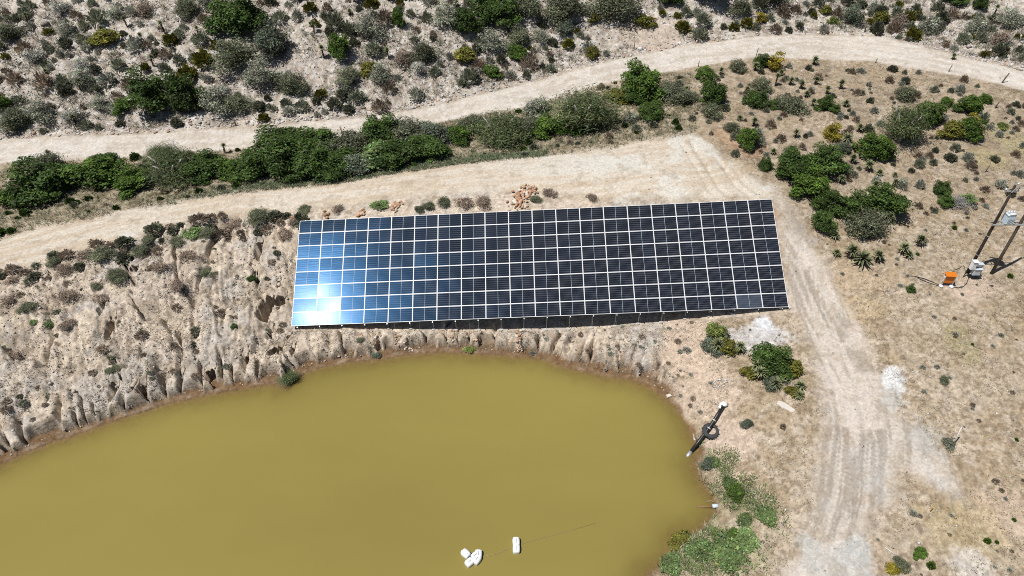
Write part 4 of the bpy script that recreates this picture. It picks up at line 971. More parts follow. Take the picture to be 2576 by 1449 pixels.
def field_ok(x, y): return f1(SD_track, x, y) > .5 and f1(SD_road, x, y) > .4 and f1(SD_bank, x, y) > .8 and f1(SD_verge, x, y) > .2 and f1(SD_shore, x, y) > 1 and f1(SD_hill, x, y) > 0 and x > 10
names_f = {'brown': 'brown dry shrub in the scrub below the road bend', 'grey': 'grey shrub in the scrub below the road bend', 'dusky': 'dusky small shrub in the scrub below the road bend', 'pale': 'pale dry shrub in the scrub below the road bend'}
scatter(175, (12, 72, 60, 92), field_ok, [.6, .9, 1.3], ['brown'] * 4 + ['grey'] * 2 + ['dusky'] + ['pale'] * 3, names_f, 'dry_shrub', 'shrub', {k: k + ' shrubs below the road bend' for k in names_f})
names_r = {'brown': 'brown small tuft shrub in the dry field around the poles and track', 'pale': 'pale small tuft shrub in the dry field around the poles and track', 'bright': 'green small tuft shrub in the dry field around the poles and track'}
scatter(80, (22, 60, 22, 62), lambda x, y: field_ok(x, y) and f1(SD_green, x, y) > 1, [.3, .45, .6], ['brown'] * 4 + ['pale'] * 4 + ['bright'], names_r, 'tuft_shrub', 'shrub', {k: k + ' tuft shrubs in the dry field' for k in names_r}, (.4, .6))
def emb_ok(x, y): return f1(SD_bank, x, y) < -.3 and x < -22.5 and f1(SD_shore, x, y) > 1.0
names_e = {'brown': 'brown dead-looking shrub on the eroded embankment', 'dusky': 'dusky low shrub on the eroded embankment', 'grey': 'grey low shrub on the eroded embankment'}
scatter(72, (-52, -22, 36, 60), lambda x, y: emb_ok(x, y) and (clump(x, y, 95, .47) or random.random() < .2), [.5, .8, 1.15], ['brown'] * 7 + ['dusky'] + ['grey'] * 3, names_e, 'embankment_shrub', 'shrub', {k: k + ' shrubs on the embankment' for k in names_e}, (.28, .45))
scatter(60, (-54, -21, 44, 62), lambda x, y: -2.6 < f1(SD_bank, x, y) < .35 and f1(SD_track, x, y) > -.4 and x < -21.5 and y > 47, [1.2, 1.7, 2.2], ['brown'] * 4 + ['dusky'] * 5, {'brown': 'brown spreading shrub along the crest edge of the embankment', 'dusky': 'dusky spreading shrub along the crest edge of the embankment'}, 'crest_shrub', 'shrub', {k: k + ' shrubs along the crest edge' for k in ('brown', 'dusky')}, (.35, .5))
def rb_ok(x, y): return f1(SD_bank, x, y) < 3 and f1(SD_shore, x, y) > .4 and f1(SD_shore, x, y) < 8 and x > 2 and f1(SD_track, x, y) > .5 and not (49.5 < y < 61 and x < 26.5)
scatter(45, (2, 30, 30, 50), rb_ok, [.35, .55, .8], ['brown'] * 3 + ['pale'] * 4, {'brown': 'brown wisp of a shrub on the bank in front of the array', 'pale': 'pale wisp of a shrub on the bank in front of the array'}, 'bank_shrub', 'shrub', {k: k + ' shrubs on the near bank' for k in ('brown', 'pale')}, (.25, .4))
def verge_ok(x, y): return f1(SD_verge, x, y) < -.3
scatter(110, (-60, 26, 58, 92), verge_ok, [.6, .9, 1.2], ['dusky'] * 3 + ['grey'] + ['brown'] * 2 + ['dark'] * 3, {'dusky': 'dusky low shrub filling the verge round the hedge', 'grey': 'grey low shrub filling the verge round the hedge', 'brown': 'brown low shrub filling the verge round the hedge', 'dark': 'dark green low shrub filling the verge round the hedge'}, 'verge_shrub', 'shrub', {k: k + ' shrubs on the verge' for k in ('dusky', 'grey', 'brown', 'dark')}, (.4, .65))

# ------------------------------------------------------------------ uncountable ground cover
M_straw = leaf_material('straw', (1, 1, 1), .15, .8, 0)
def tufts(name, label, cat, n, box, ok, cols, h, blades=7, spread=.16):
    X = rng.uniform(box[0], box[1], n * 8); Y = rng.uniform(box[2], box[3], n * 8); m_ = ok(X, Y); X, Y = X[m_][:n], Y[m_][:n]; Z = hz(X, Y); n = len(X)
    k = blades; a = rng.uniform(0, 6.28, (n, k)); r = np.abs(rng.normal(0, spread, (n, k))); hh = h * rng.uniform(.5, 1.3, (n, k)) * rng.uniform(.6, 1.3, (n, 1)); lean = rng.uniform(.2, 1.1, (n, k))
    bx = X[:, None] + np.cos(a) * r; by = Y[:, None] + np.sin(a) * r; bz = np.repeat(Z[:, None], k, 1) - .01
    tx = bx + np.cos(a) * hh * lean; ty = by + np.sin(a) * hh * lean; tz = bz + hh
    w = .022 + .25 * hh * .12; px_, py_ = -np.sin(a) * w, np.cos(a) * w
    V = np.stack([np.stack([bx - px_, by - py_, bz], -1), np.stack([bx + px_, by + py_, bz], -1), np.stack([tx + px_ * .4, ty + py_ * .4, tz], -1), np.stack([tx - px_ * .4, ty - py_ * .4, tz], -1)], 2).reshape(-1, 3)
    cols = np.array(cols); c = cols[rng.integers(0, len(cols), n)] * rng.lognormal(0, .25, (n, 1)); T = np.repeat(c, k * 4, 0)
    o = link(name, mesh_np(name, V, np.arange(len(V)).reshape(-1, 4), M_straw, T)); return tag(o, label, cat, kind='stuff')
vf = lambda *F: (lambda X, Y: np.logical_and.reduce([f(X, Y) for f in F]))
not_road = lambda X, Y: (SD_track(X, Y) > .25) & (SD_road(X, Y) > .2)
dens = lambda sd, th, sc=.35: (lambda X, Y: fbm(X * sc, Y * sc, sd, 3) + rng.normal(0, .05, X.shape) > th)
BR = [(.30, .24, .165), (.36, .29, .20), (.42, .35, .24), (.24, .19, .14), (.40, .34, .26)]
tufts('dry_grass', 'dry brown grass tufts across the field right of the track', 'grass', 17000, (18, 74, 20, 92), vf(not_road, lambda X, Y: (SD_hill(X, Y) > .3) & (SD_bank(X, Y) > .3) & (SD_verge(X, Y) > 0) & (SD_shore(X, Y) > .5), dens(101, .44)), BR + [(.34, .33, .2)], .1, 6)
tufts('hill_grass', 'dry grass wisps between the hillside scrub', 'grass', 6500, (-74, 74, 72, 112), vf(lambda X, Y: SD_hill(X, Y) < -.3, dens(103, .5)), BR + [(.22, .22, .15), (.26, .26, .2)], .22, 7, .2)
tufts('verge_grass', 'low grey-brown growth on the verge beside the crest track', 'grass', 6500, (-60, 27, 56, 92), vf(lambda X, Y: SD_verge(X, Y) < .5, lambda X, Y: SD_road(X, Y) > .1), [(.19, .17, .115), (.24, .21, .145), (.14, .155, .085), (.30, .25, .165), (.13, .165, .09)], .2, 8, .2)
tufts('shore_weeds', 'mixed green weeds and pale grass on the near shore', 'weeds', 8500, (12, 30, 16, 44), vf(lambda X, Y: SD_green(X, Y) + (fbm(X * .45, Y * .45, 121, 3) - .5) * 3.5 + np.abs(rng.normal(0, 1.0, X.shape)) < 1.2, lambda X, Y: fbm(X * .8, Y * .8, 123, 3) + rng.normal(0, .11, X.shape) > .5, lambda X, Y: (SD_shore(X, Y) > .02) & (rng.random(X.shape) < np.exp(-(np.maximum(SD_shore(X, Y) - 1.5, 0) / 2.6) ** 2)), lambda X, Y: SD_track(X, Y) > .2), [(.14, .23, .06), (.24, .28, .12), (.42, .38, .23), (.15, .2, .1), (.48, .42, .28), (.18, .27, .07), (.4, .35, .24)], .2, 8, .16)
tufts('embankment_litter', 'brittle twig litter on the eroded embankment', 'litter', 3800, (-54, -21, 35, 60), vf(lambda X, Y: (SD_bank(X, Y) < -.2) & (SD_shore(X, Y) > .6), dens(107, .5, .3)), [(.21, .18, .15), (.27, .23, .185), (.17, .155, .13), (.31, .26, .2)], .1, 7, .14)
tufts('bank_litter', 'thin dry wisps on the bank in front of the array', 'litter', 2200, (-20, 30, 30, 50), vf(lambda X, Y: (SD_bank(X, Y) < 4) & (SD_shore(X, Y) > .5) & (SD_shore(X, Y) < 9) & (SD_track(X, Y) > .3), dens(109, .5, .5)), [(.26, .235, .18), (.34, .28, .21), (.22, .23, .155), (.4, .34, .26)], .09, 7, .14)
tufts('low_scrub', 'dark low scrub growing between the hillside bushes', 'scrub', 4600, (-74, 74, 72, 112), vf(lambda X, Y: SD_hill(X, Y) < -.8, dens(117, .45, .2)), [(.17, .17, .12), (.22, .21, .155), (.2, .16, .12), (.27, .27, .2)], .36, 12, .3)
tufts('green_creeper', 'low green creeper along the foot of the hedge beside the crest track', 'creeper', 3000, (-46, 4, 56, 72), lambda X, Y: (SD_track(X, Y) > -.25) & (SD_track(X, Y) < 1.3 + .8 * fbm(X * .3, Y * .3, 131, 2)) & (SD_verge(X, Y) < .8) & (X > -32 + rng.normal(0, 5, X.shape)), [(.12, .18, .085), (.15, .19, .10), (.19, .2, .12), (.1, .16, .08)], .16, 9, .18)
def stones(name, label, n, box, ok, size, col):
    X = rng.uniform(box[0], box[1], n * 10); Y = rng.uniform(box[2], box[3], n * 10); m_ = ok(X, Y); X, Y = X[m_][:n], Y[m_][:n]; Z = hz(X, Y); n = len(X)
    U_ = np.array([(1, 0, 0), (0, 1, 0), (-1, 0, 0), (0, -1, 0), (0, 0, 1), (0, 0, -.4)], float); Fc = np.array([(0, 1, 4), (1, 2, 4), (2, 3, 4), (3, 0, 4), (1, 0, 5), (2, 1, 5), (3, 2, 5), (0, 3, 5)])
    s = size * rng.lognormal(0, .45, n); V = U_[None] * rng.uniform(.6, 1.3, (n, 6, 1)) * s[:, None, None]; V[..., 2] *= rng.uniform(.4, .8, (n, 1))
    a = rng.uniform(0, 6.28, n); c, q = np.cos(a)[:, None], np.sin(a)[:, None]; x = V[..., 0] * c - V[..., 1] * q; y = V[..., 0] * q + V[..., 1] * c
    V = np.stack([x + X[:, None], y + Y[:, None], V[..., 2] + Z[:, None]], -1).reshape(-1, 3); F_ = (Fc[None] + (np.arange(n) * 6)[:, None, None]).reshape(-1, 3)
    col = np.array(col); T = np.repeat(col[rng.integers(0, len(col), n)] * rng.lognormal(0, .12, (n, 1)), 6, 0)
    return tag(link(name, mesh_np(name, V, F_, M_stone, T)), label, 'stones', kind='stuff')
M_stone = leaf_material('stone', (1, 1, 1), .0, .9, 0)
ST = [(.46, .43, .40), (.52, .5, .47), (.38, .32, .27), (.30, .26, .22), (.55, .53, .5)]
stones('scree', 'pale shattered stones scattered over the hillside', 9000, (-74, 74, 72, 112), lambda X, Y: (SD_hill(X, Y) < -.2) & (fbm(X * .3, Y * .3, 111, 3) > .44), .12, ST)
stones('road_rubble', 'broken pinkish rubble along the far edge of the gravel road', 1800, (-66, 74, 72, 100), lambda X, Y: (SD_hill(X, Y) < -.05) & (SD_hill(X, Y) > -1.6) & (fbm(X * .12, Y * .05, 113, 2) > .46), .17, ST + [(.44, .3, .22), (.5, .36, .28)])
CLOD = [(.44, .37, .30), (.5, .43, .36), (.38, .31, .25), (.54, .48, .41)]
stones('soil_clods', 'crumbled clods of dry soil strewn over the eroded embankment', 7500, (-54, 28, 33, 61), lambda X, Y: (SD_bank(X, Y) < .2) & (SD_shore(X, Y) > .4) & (fbm(X * .5, Y * .5, 133, 3) > .42) & ((X < -21.5) | (SD_shore(X, Y) < 6)), .062, CLOD)
stones('field_stones', 'small pale stones strewn over field and tracks', 2600, (14, 72, 20, 92), lambda X, Y: (SD_hill(X, Y) > .3) & (SD_shore(X, Y) > .6), .06, ST)
# ------------------------------------------------------------------ power poles, transformer, boxes
def rise(p, py):
    """height above p that appears at image row py"""
    lo, hi = 0.0, 16.0
    for _ in range(40):
        m_ = (lo + hi) / 2; v = np.array([p[0], p[1], p[2] + m_]) - CAM
        if 724.5 - 1786 * (v @ AXU) / (v @ AXF) > py: lo = m_
        else: hi = m_
    return lo
M_pole = simple('creosoted_timber', (.045, .035, .028), .85, 0, .35, 5, .2, .4); M_pole2 = simple('weathered_timber', (.10, .082, .066), .9, 0, .3, 5, .2, .4)
M_white = simple('white_paint', (.80, .80, .79), .5, 0, .06, 3, .4); M_greybox = simple('grey_cabinet_paint', (.52, .57, .60), .5, 0, .06, 3, .4)
M_blue = simple('transformer_paint', (.62, .72, .80), .4, .1, .12, 4, .5); M_dk = simple('dark_steel', (.05, .05, .055), .6, .3, .2, 6); M_black = simple('black_plastic', (.016, .016, .018), .38, 0, .2, 6, .5)
M_orange = simple('orange_paint', (.62, .17, .01), .5, 0, .05, 4, .4); M_rope = simple('pale_rope', (.6, .58, .54), .9); M_tyre = simple('old_rubber', (.055, .055, .058), .85, 0, .25, 7, .2, .3)
M_ceram = simple('glazed_insulator', (.55, .60, .66), .3, 0, .1, 4, .5); M_wire = simple('steel_wire', (.5, .5, .5), .5, .4)
b1 = at(2434, 686); b2 = at(2494, 688); hp = rise(b1, 466)
def pole(p, h, mat, label):
    e = link('power_pole', None, loc=p); tag(e, label, 'pole', 'timber poles of the transformer frame')
    m_ = MB(); m_.tube([(0, 0, -.4), (0, 0, h * .3), (.01, .01, h * .65), (0, 0, h)], [.15, .14, .125, .105], 12); m_.build('shaft', mat, e); return e
pA = pole(b1, hp, M_pole, 'dark timber power pole with the top bracket, left of the transformer frame'); pB = pole(b2, hp, M_pole2, 'weathered timber pole at the right of the transformer frame, cut by the picture edge')
for h_ in (2.2, 4.4): m_ = MB(); m_.tube([(0, 0, h_), (0, 0, h_ + .05)], [.15, .15], 12); m_.build('metal_band', M_galv, pA)
m_ = MB(); m_.box((-.05, .0, hp - .62), 1.25, .09, .1); m_.box((.12, -.12, hp - .25), .07, .07, .95, ((.9, 0, -.43), (0, 1, 0), (.43, 0, .9))); m_.build('bracket', M_galv, pA)
for dx in (-.62, .52, .2):
    m_ = MB(); zz = hp - .57 if dx != .2 else hp + .0
    m_.tube([(dx, 0, zz), (dx, 0, zz + .09), (dx, 0, zz + .1), (dx, 0, zz + .19), (dx, 0, zz + .2), (dx, 0, zz + .28)], [.05, .05, .085, .085, .05, .03], 10); m_.build('insulator', M_ceram, pA)
for k, dx in enumerate((-.62, .52, .2)):
    s0 = np.array(b1) + np.array([dx, 0, hp - .3 if dx != .2 else hp + .27]); e0 = s0 + np.array([26, 3.5, .6]); n = 14
    m_ = MB(); m_.tube([s0 + (e0 - s0) * t / n + np.array([0, 0, -1.0 * 4 * (t / n) * (1 - t / n)]) for t in range(n + 1)], .014, 5)
    tag(m_.build('power_line', M_wire), 'overhead wire leaving the pole top towards the right frame edge', 'wire', 'overhead wires')
s0 = np.array(b1) + np.array([0, 0, hp - .9]); e0 = at(2180, 760); m_ = MB(); m_.tube([s0, e0], .012, 5); tag(m_.build('stay_wire', M_wire), 'thin stay wire slanting from the pole down to the field', 'wire')
# platform with transformer
zt = rise(np.array(b1), 561) ; sp = b2[0] - b1[0]
e = link('transformer_platform', None, loc=(b1[0], b1[1], b1[2] + zt)); tag(e, 'galvanised double crossbeam bolted between the two timber poles', 'platform')
for dy in (-.2, .2): m_ = MB(); m_.box((sp / 2, dy, -.06), sp + .55, .08, .12); m_.build('beam', M_galv, e)
for k in range(4): m_ = MB(); m_.box((sp * (.2 + .2 * k), 0, .012), .1, .46, .02); m_.build('bearer', M_galv, e)
tr_ = link('transformer', None, loc=(b1[0] + sp * .46, b1[1], b1[2] + zt + .025)); tag(tr_, 'pale blue-grey transformer sitting on the crossbeam between the poles', 'transformer')
m_ = MB(); m_.box((0, 0, .48), .72, .52, .9); m_.box((0, 0, .96), .82, .62, .07); m_.build('tank', M_blue, tr_)
for k in range(6):
    for sgn in (-1, 1): m_ = MB(); m_.box((-.30 + k * .12, sgn * .34, .46), .025, .16, .72); m_.build('cooling_fin', M_blue, tr_)
for k in range(3):
    m_ = MB(); x = -.24 + k * .24; m_.tube([(x, .08, 1.0), (x, .08, 1.06), (x, .08, 1.07), (x, .08, 1.14), (x, .08, 1.15), (x, .08, 1.3)], [.05, .05, .08, .08, .05, .025], 9); m_.build('bushing', M_ceram, tr_)
m_ = MB(); m_.tube([(-.28, -.25, 1.1), (.28, -.25, 1.1)], .1, 12); m_.build('oil_conservator', M_white, tr_)
m_ = MB(); m_.box((.3, -.29, .55), .18, .05, .22); m_.build('terminal_box', M_dk, tr_)
# meter cabinets
c1 = at(2440, 700)
e = link('cabinet_stand', None, loc=c1); tag(e, 'steel stand carrying the grey cabinets beside the dark pole', 'stand')
for dx in (-.55, .62):
    for dy in (0,): m_ = MB(); m_.box((dx, dy + .18, .85), .06, .06, 1.9); m_.build('leg', M_dk, e)
m_ = MB(); m_.box((.03, .21, 1.55), 1.24, .05, .06); m_.box((.03, .215, .75), 1.24, .05, .06); m_.build('rail', M_dk, e)
def cabinet(x, y, z, w, d, h, mat, label, tilt=.0):
    e = link('electric_cabinet', None, loc=(c1[0] + x, c1[1] + y, c1[2] + z)); e.scale = (.88, .88, .9); tag(e, label, 'cabinet', 'grey cabinets at the pole')
    m_ = MB(); m_.box((0, 0, h / 2), w, d, h); m_.box((0, -.03, h + .02), w + .08, d + .12, .04); m_.build('body', mat, e)
    m_ = MB(); m_.box((0, -d / 2 - .012, h * .48), w * .86, .02, h * .8); dr = m_.build('door', mat, e)
    m_ = MB(); m_.box((w * .32, -d / 2 - .035, h * .5), .04, .03, .12); m_.build('handle', M_dk, dr)
cabinet(-.42, -.1, 1.25, .5, .42, 1.0, M_white, 'tall white cabinet, upper left of the cabinets at the dark pole')
cabinet(.16, -.12, .62, .78, .5, .78, M_greybox, 'wide grey cabinet, lowest at the dark pole')
cabinet(.18, .02, 1.46, .8, .3, .32, M_greybox, 'flat grey box above the wide cabinet at the dark pole')
# orange roofed controller
o1 = at(2379, 719)
e = link('orange_controller', None, loc=o1); e.rotation_euler = (0, 0, -.08); e.scale = (.88, .88, .88); tag(e, 'bright orange box on white-footed steel legs in the dry field', 'controller')
m_ = MB(); m_.box((0, .1, .95), .95, .34, 1.05); m_.build('box', M_orange, e)
m_ = MB(); ax = ((1, 0, 0), (0, .97, .24), (0, -.24, .97)); m_.box((0, .06, 1.53), 1.1, .62, .05, ax); m_.build('roof', M_orange, e)
for dx in (-.52, .52): m_ = MB(); m_.box((dx, -.1, .74), .06, .06, 1.5); m_.build('leg', M_galv, e)
def blob(mb, c, r, seed, sq=.6):
    rg = np.random.default_rng(seed); rows = 5; seg = 9; n0 = len(mb.v)
    for i in range(rows + 1):
        t = math.pi * i / rows
        for k in range(seg):
            a = 2 * math.pi * k / seg; q = r * (1 + rg.uniform(-.16, .16)); mb.v.append((c[0] + q * math.sin(t) * math.cos(a), c[1] + q * math.sin(t) * math.sin(a), c[2] + q * sq * math.cos(t)))
    for i in range(rows):
        for k in range(seg): k2 = (k + 1) % seg; mb.f.append((n0 + i * seg + k, n0 + (i + 1) * seg + k, n0 + (i + 1) * seg + k2, n0 + i * seg + k2)); mb.sm.append(True)
for k, dx in enumerate((-.55, .52)): m_ = MB(); blob(m_, (dx, -.13, .06), .24, 20 + k, .55); m_.build('foot', M_white, e)
m_ = MB(); m_.box((-.56, .0, 1.15), .1, .12, .3); m_.box((-.56, -.02, .75), .09, .1, .2); m_.build('conduit', M_white, e)
def cable(pts, r, label, mat=None, name='cable'):
    P = []
    for k, (x, y) in enumerate(pts): p = at(x, y); P.append((p[0], p[1], p[2] + r + .02))
    m_ = MB(); m_.tube(P, r, 6); return tag(m_.build(name, mat or M_black), label, 'cable')
cable([(2366,720),(2345,710),(2325,702),(2305,697),(2290,695)], .03, 'black cable running left from the orange box, upper strand'); cable([(2366,722),(2345,715),(2325,708),(2308,700)], .03, 'black cable running left from the orange box, lower strand')
cable([(2396,722),(2410,725),(2424,721),(2432,712),(2436,700)], .03, 'black cable looping from the orange box to the pole cabinets'); cable([(2400,680),(2412,676),(2424,668),(2430,690)], .03, 'black cable behind the orange box towards the cabinets')
cable([(1790,968),(1800,958),(1815,955),(1832,957),(1845,960)], .035, 'thin grey hose curving over the bare bank, upper arc', M_galv, 'hose'); cable([(1793,976),(1805,975),(1818,966),(1830,962)], .035, 'thin grey hose curving over the bare bank, lower arc', M_galv, 'hose')
# dead branch heap
p = at(2418, 530); m_ = MB(); rg = np.random.default_rng(77)
for k in range(420):
    r = abs(rg.normal(0, .55)); a = rg.uniform(0, 6.28); c = np.array([r * math.cos(a) * 1.7, r * math.sin(a) * 1.6, rg.uniform(0, .8) * math.exp(-r * r)]); d = rg.normal(size=3); d[2] *= .45; d /= np.linalg.norm(d); l = rg.uniform(.3, .9)
    q = c + d * l * .5; q2 = c - d * l * .5; q[2] = max(q[2], .0); q2[2] = max(q2[2], .0); m_.tube([q2, c + rg.normal(0, .06, 3) * [1, 1, 0], q], [.022, .018, .006], 3, False)
tag(m_.build('branch_heap', M_greywood, None, (p[0], p[1] + .9, ground(p[0], p[1] + .9) + .02)), 'heap of grey dead branches beside dark bushes near the poles', 'branches')
# fence posts, stakes
M_post = simple('fence_post_timber', (.13, .105, .085), .9, 0, .25, 6, .1)
for (px, py, top, lean, lab_) in [(1900,148,121,.06,'upright timber fence post at the left of the olive-yellow roadside bush'),(1756,168,153,.05,'thin fence post left along the near road edge'),(2175,80,56,.0,'thick fence post on the far side of the road bend'),(1892,78,60,.0,'thin fence post on the far side, above the upright one'),
        (2202,158,147,.12,'thin leaning post on the near edge of the road bend'),(2386,180,163,.15,'thin fence post at the lower edge of the road, right'),(2520,208,184,.3,'thick leaning fence post at the road near the right frame edge'),(2503,272,257,.2,'short fence post below the thick leaning one'),
        (2478,433,417,.2,'fence post in the dry field above the poles'),(2474,143,125,.1,'fence post among the rubble at the upper right'),(192,328,308,-.1,'fence post above the road near the left frame edge'),(594,317,300,-.05,'fence post above the road at the end of the thicket'),(1506,227,212,.05,'thin fence post behind the large feathery bush'),(1595,123,100,0,'fence post above the road, upper middle'),(1279,207,187,0,'fence post above the road beside the bright green bush')]:
    p = at(px, py); h_ = max(rise(p, top), .6); w = .09 if 'thick' in lab_ else .055
    m_ = MB(); m_.tube([(0, 0, -.2), (lean * h_ * .5, 0, h_ * .5), (lean * h_, 0, h_)], [w, w * .95, w * .85], 7); tag(m_.build('fence_post', M_post, None, p), lab_, 'post', 'fence posts along the road')
p = at(2396, 1122); m_ = MB(); m_.tube([(0, 0, -.1), (.05, .3, 2.0)], .045, 7); m_.tube([(-.2, .3, 1.93), (.1, .31, 2.05)], .02, 5); tag(m_.build('stake', M_rope, None, p), 'pale leaning stake standing in the dry field at the right', 'stake')
p = at(2340, 1288); m_ = MB(); m_.tube([(0, 0, -.1), (.03, .1, .75)], .025, 6); tag(m_.build('marker_peg', simple('rusty_yellow', (.5, .26, .03), .8), None, p), 'thin yellow marker peg in the dry grass at the lower right', 'peg')
a1, a2 = at(2226, 1378), at(2250, 1395); m_ = MB(); m_.tube([a1 + [0, 0, .05], a2 + [0, 0, .05]], .04, 6); tag(m_.build('fallen_stick', M_rope), 'pale stick lying in the grass right of the track', 'stick')
p = at(2484, 1320)
# ------------------------------------------------------------------ pond objects
pe, pt = at(1735, 1142), at(1818, 1026)
Pm = at(1786, 1078); pts = [np.array([pe[0], pe[1], .03]), np.array([Pm[0], Pm[1], Pm[2] + .42]), np.array([pt[0], pt[1], pt[2] + .35])]
e = link('suction_pipe', None, loc=pts[1]); o0 = pts[1]; tag(e, 'thick black pipe running from the bank over a tyre into the pond', 'pipe')
m_ = MB(); m_.tube([pts[0] - o0, (pts[0] * .5 + pts[1] * .5) - o0, pts[1] - o0, (pts[1] * .5 + pts[2] * .5) - o0, pts[2] - o0], .15, 12); m_.build('black_tube', M_black, e)
dv = (pts[0] - pts[1]); dv /= np.linalg.norm(dv); m_ = MB(); m_.tube([pts[0] - o0 - dv * .15, pts[0] - o0 + dv * .55], [.165, .165], 12); m_.build('pale_end', M_galv, e)
m_ = MB(); m_.tube([pts[0] - o0 + dv * .55, pts[0] - o0 + dv * 2.2 + np.array([0, 0, -.35])], [.1, .09], 8); m_.build('submerged_end', simple('muddy_pipe', (.24, .15, .06), .9), e)
for f_ in (.25, .72):
    c = (pts[1] * (1 - f_) + pts[2] * f_ if f_ < .5 else pts[1] * .9 + pts[0] * .1) - o0; m_ = MB(); m_.tube([c - dv * .04, c + dv * .04], .165, 12); m_.build('wire_tie', M_rope, e)
# tractor tyre
p = at(1789, 1097); e = link('tyre', None, loc=(p[0], p[1] + .35, ground(p[0], p[1] + .35) + .06)); e.rotation_euler = (.12, -.08, .3); tag(e, 'old tractor tyre lying flat on the bank under the black pipe', 'tyre')
m_ = MB(); prof = [(.40, .0), (.46, .0), (.62, .03), (.72, .10), (.73, .22), (.62, .30), (.46, .33), (.41, .30), (.44, .16)]; S_ = 40; n0 = 0
for i in range(S_):
    a = 2 * math.pi * i / S_
    for (r, z) in prof: m_.v.append((r * math.cos(a), r * math.sin(a), z))
K = len(prof)
for i in range(S_):
    for k in range(K): m_.f.append((i * K + k, ((i + 1) % S_) * K + k, ((i + 1) % S_) * K + (k + 1) % K, i * K + (k + 1) % K)); m_.sm.append(True)
m_.build('carcass', M_tyre, e)
m_ = MB()
for i in range(22):
    a = 2 * math.pi * i / 22; c, s = math.cos(a), math.sin(a); m_.box((c * .70, s * .70, .1 + .13 * (i % 2)), .12, .07, .17, ((c, s, 0), (-s, c, .5), (0, -.4, 1)))
m_.build('tread', M_tyre, e)
# white sandbag at the pipe head
e = link('sandbag', None, loc=(pt[0], pt[1], pt[2])); tag(e, 'crumpled white sack wrapped round the upper end of the black pipe', 'sack')
m_ = MB(); blob(m_, (.08, .12, .36), .3, 41, .7); blob(m_, (-.22, -.1, .22), .22, 42, .6); blob(m_, (-.12, .22, .2), .18, 43, .6); m_.build('sacking', M_white, e)
m_ = MB(); m_.tube([(.25, .1, .3), (.42, .22, .22)], .13, 10); m_.build('pipe_mouth', M_black, e)
# floating blocks
M_timber = simple('bleached_timber', (.62, .55, .47), .9, 0, .1, 5)
for (px, py, ln, rot, lab_) in [(1747,1100,.72,1.42,'pale floating plank in the water beside the black pipe')]:
    p = on_plane(px, py, 0.0); m_ = MB(); m_.box((0, 0, .04), ln, .19, .12, ((math.cos(rot), math.sin(rot), 0), (-math.sin(rot), math.cos(rot), 0), (0, 0, 1))); tag(m_.build('plank', M_timber, None, p), lab_, 'plank')
p = at(1682, 998); m_ = MB(); m_.box((0, 0, .1), .42, .3, .2, ((.94, .34, 0), (-.34, .94, 0), (0, 0, 1))); tag(m_.build('block', M_timber, None, p), 'pale block at the waterline above the black pipe', 'block')
p = at(1955, 1013); q = at(1998, 1034); m_ = MB(); dx = (q - p); ln = math.hypot(dx[0], dx[1]); mid = (p + q) / 2; ang = math.atan2(dx[1], dx[0]); rgp = np.random.default_rng(5)
top = [(ln / 2 * math.copysign(abs(math.cos(t)) ** .5, math.cos(t)) * (1 + rgp.uniform(-.06, .06)), .3 * math.copysign(abs(math.sin(t)) ** .5, math.sin(t)) * (1 + rgp.uniform(-.15, .15))) for t in np.linspace(0, 6.28, 15)[:-1]]
m_.poly([(x, y, .12) for x, y in top]); n_ = len(top)
for k in range(n_): (x1, y1), (x2, y2) = top[k], top[(k + 1) % n_]; m_.poly([(x1, y1, -.1), (x2, y2, -.1), (x2, y2, .12), (x1, y1, .12)])
o = m_.build('concrete_slab', simple('pale_concrete', (.60, .54, .47), .9, 0, .08, 6), None, (mid[0], mid[1], ground(mid[0], mid[1]))); o.rotation_euler = (0, 0, ang); tag(o, 'flat pale concrete slab lying on the soil left of the track', 'slab')
# outlet on the weedy shore
p = on_plane(1752, 1275, 0); q = on_plane(1796, 1276, 0); e = link('outlet_pipe', None, loc=q); tag(e, 'small pipe with pale blue end reaching into the water at the weedy shore', 'pipe')
m_ = MB(); m_.tube([(0, 0, .1), (p[0] - q[0], p[1] - q[1], .005)], .1, 9); m_.build('muddy_tube', bpy.data.materials['muddy_pipe'], e); m_ = MB(); m_.tube([(-.15, 0, .12), (.3, .02, .2)], .17, 10); m_.build('blue_end', M_blue, e)
m_ = MB(); m_.tube([(.35, .25, .2), (-.2, .45, .22), (-.6, .4, .2)], .012, 4); m_.build('wire', M_wire, e)
# float drums: jerrycan floats tied in pairs
M_float = simple('white_plastic', (.83, .84, .84), .35, 0, .04, 3, .5)
def drum_mesh():
    m_ = MB(); S_ = 12; prof = [(0, .0), (.001, .17), (.04, .22), (.15, .245), (.35, .255), (.55, .245), (.64, .215), (.68, .165), (.681, 0)]
    for (x, r) in prof:
        for k in range(S_):
            a = 2 * math.pi * k / S_ + math.pi / 12; c, s = math.cos(a), math.sin(a); q = r / max(abs(c) ** .8 * 1.0, abs(s) ** .8 * 1.0, .8); m_.v.append((x - .34, c * q * 1.1, s * q))
    for i in range(len(prof) - 1):
        for k in range(S_): k2 = (k + 1) % S_; m_.f.append((i * S_ + k, i * S_ + k2, (i + 1) * S_ + k2, (i + 1) * S_ + k)); m_.sm.append(True)
    return m_.mesh('shell', M_float)
cm = MB(); cm.tube([(.335, .06, .06), (.40, .06, .06)], .045, 9); cap_me = cm.mesh('cap', M_float)
hm = MB(); hm.tube([(-.18, 0, .25), (-.14, 0, .31), (.1, 0, .31), (.14, 0, .25)], .022, 6); handle_me = hm.mesh('handle', M_float); dr_me = drum_mesh()
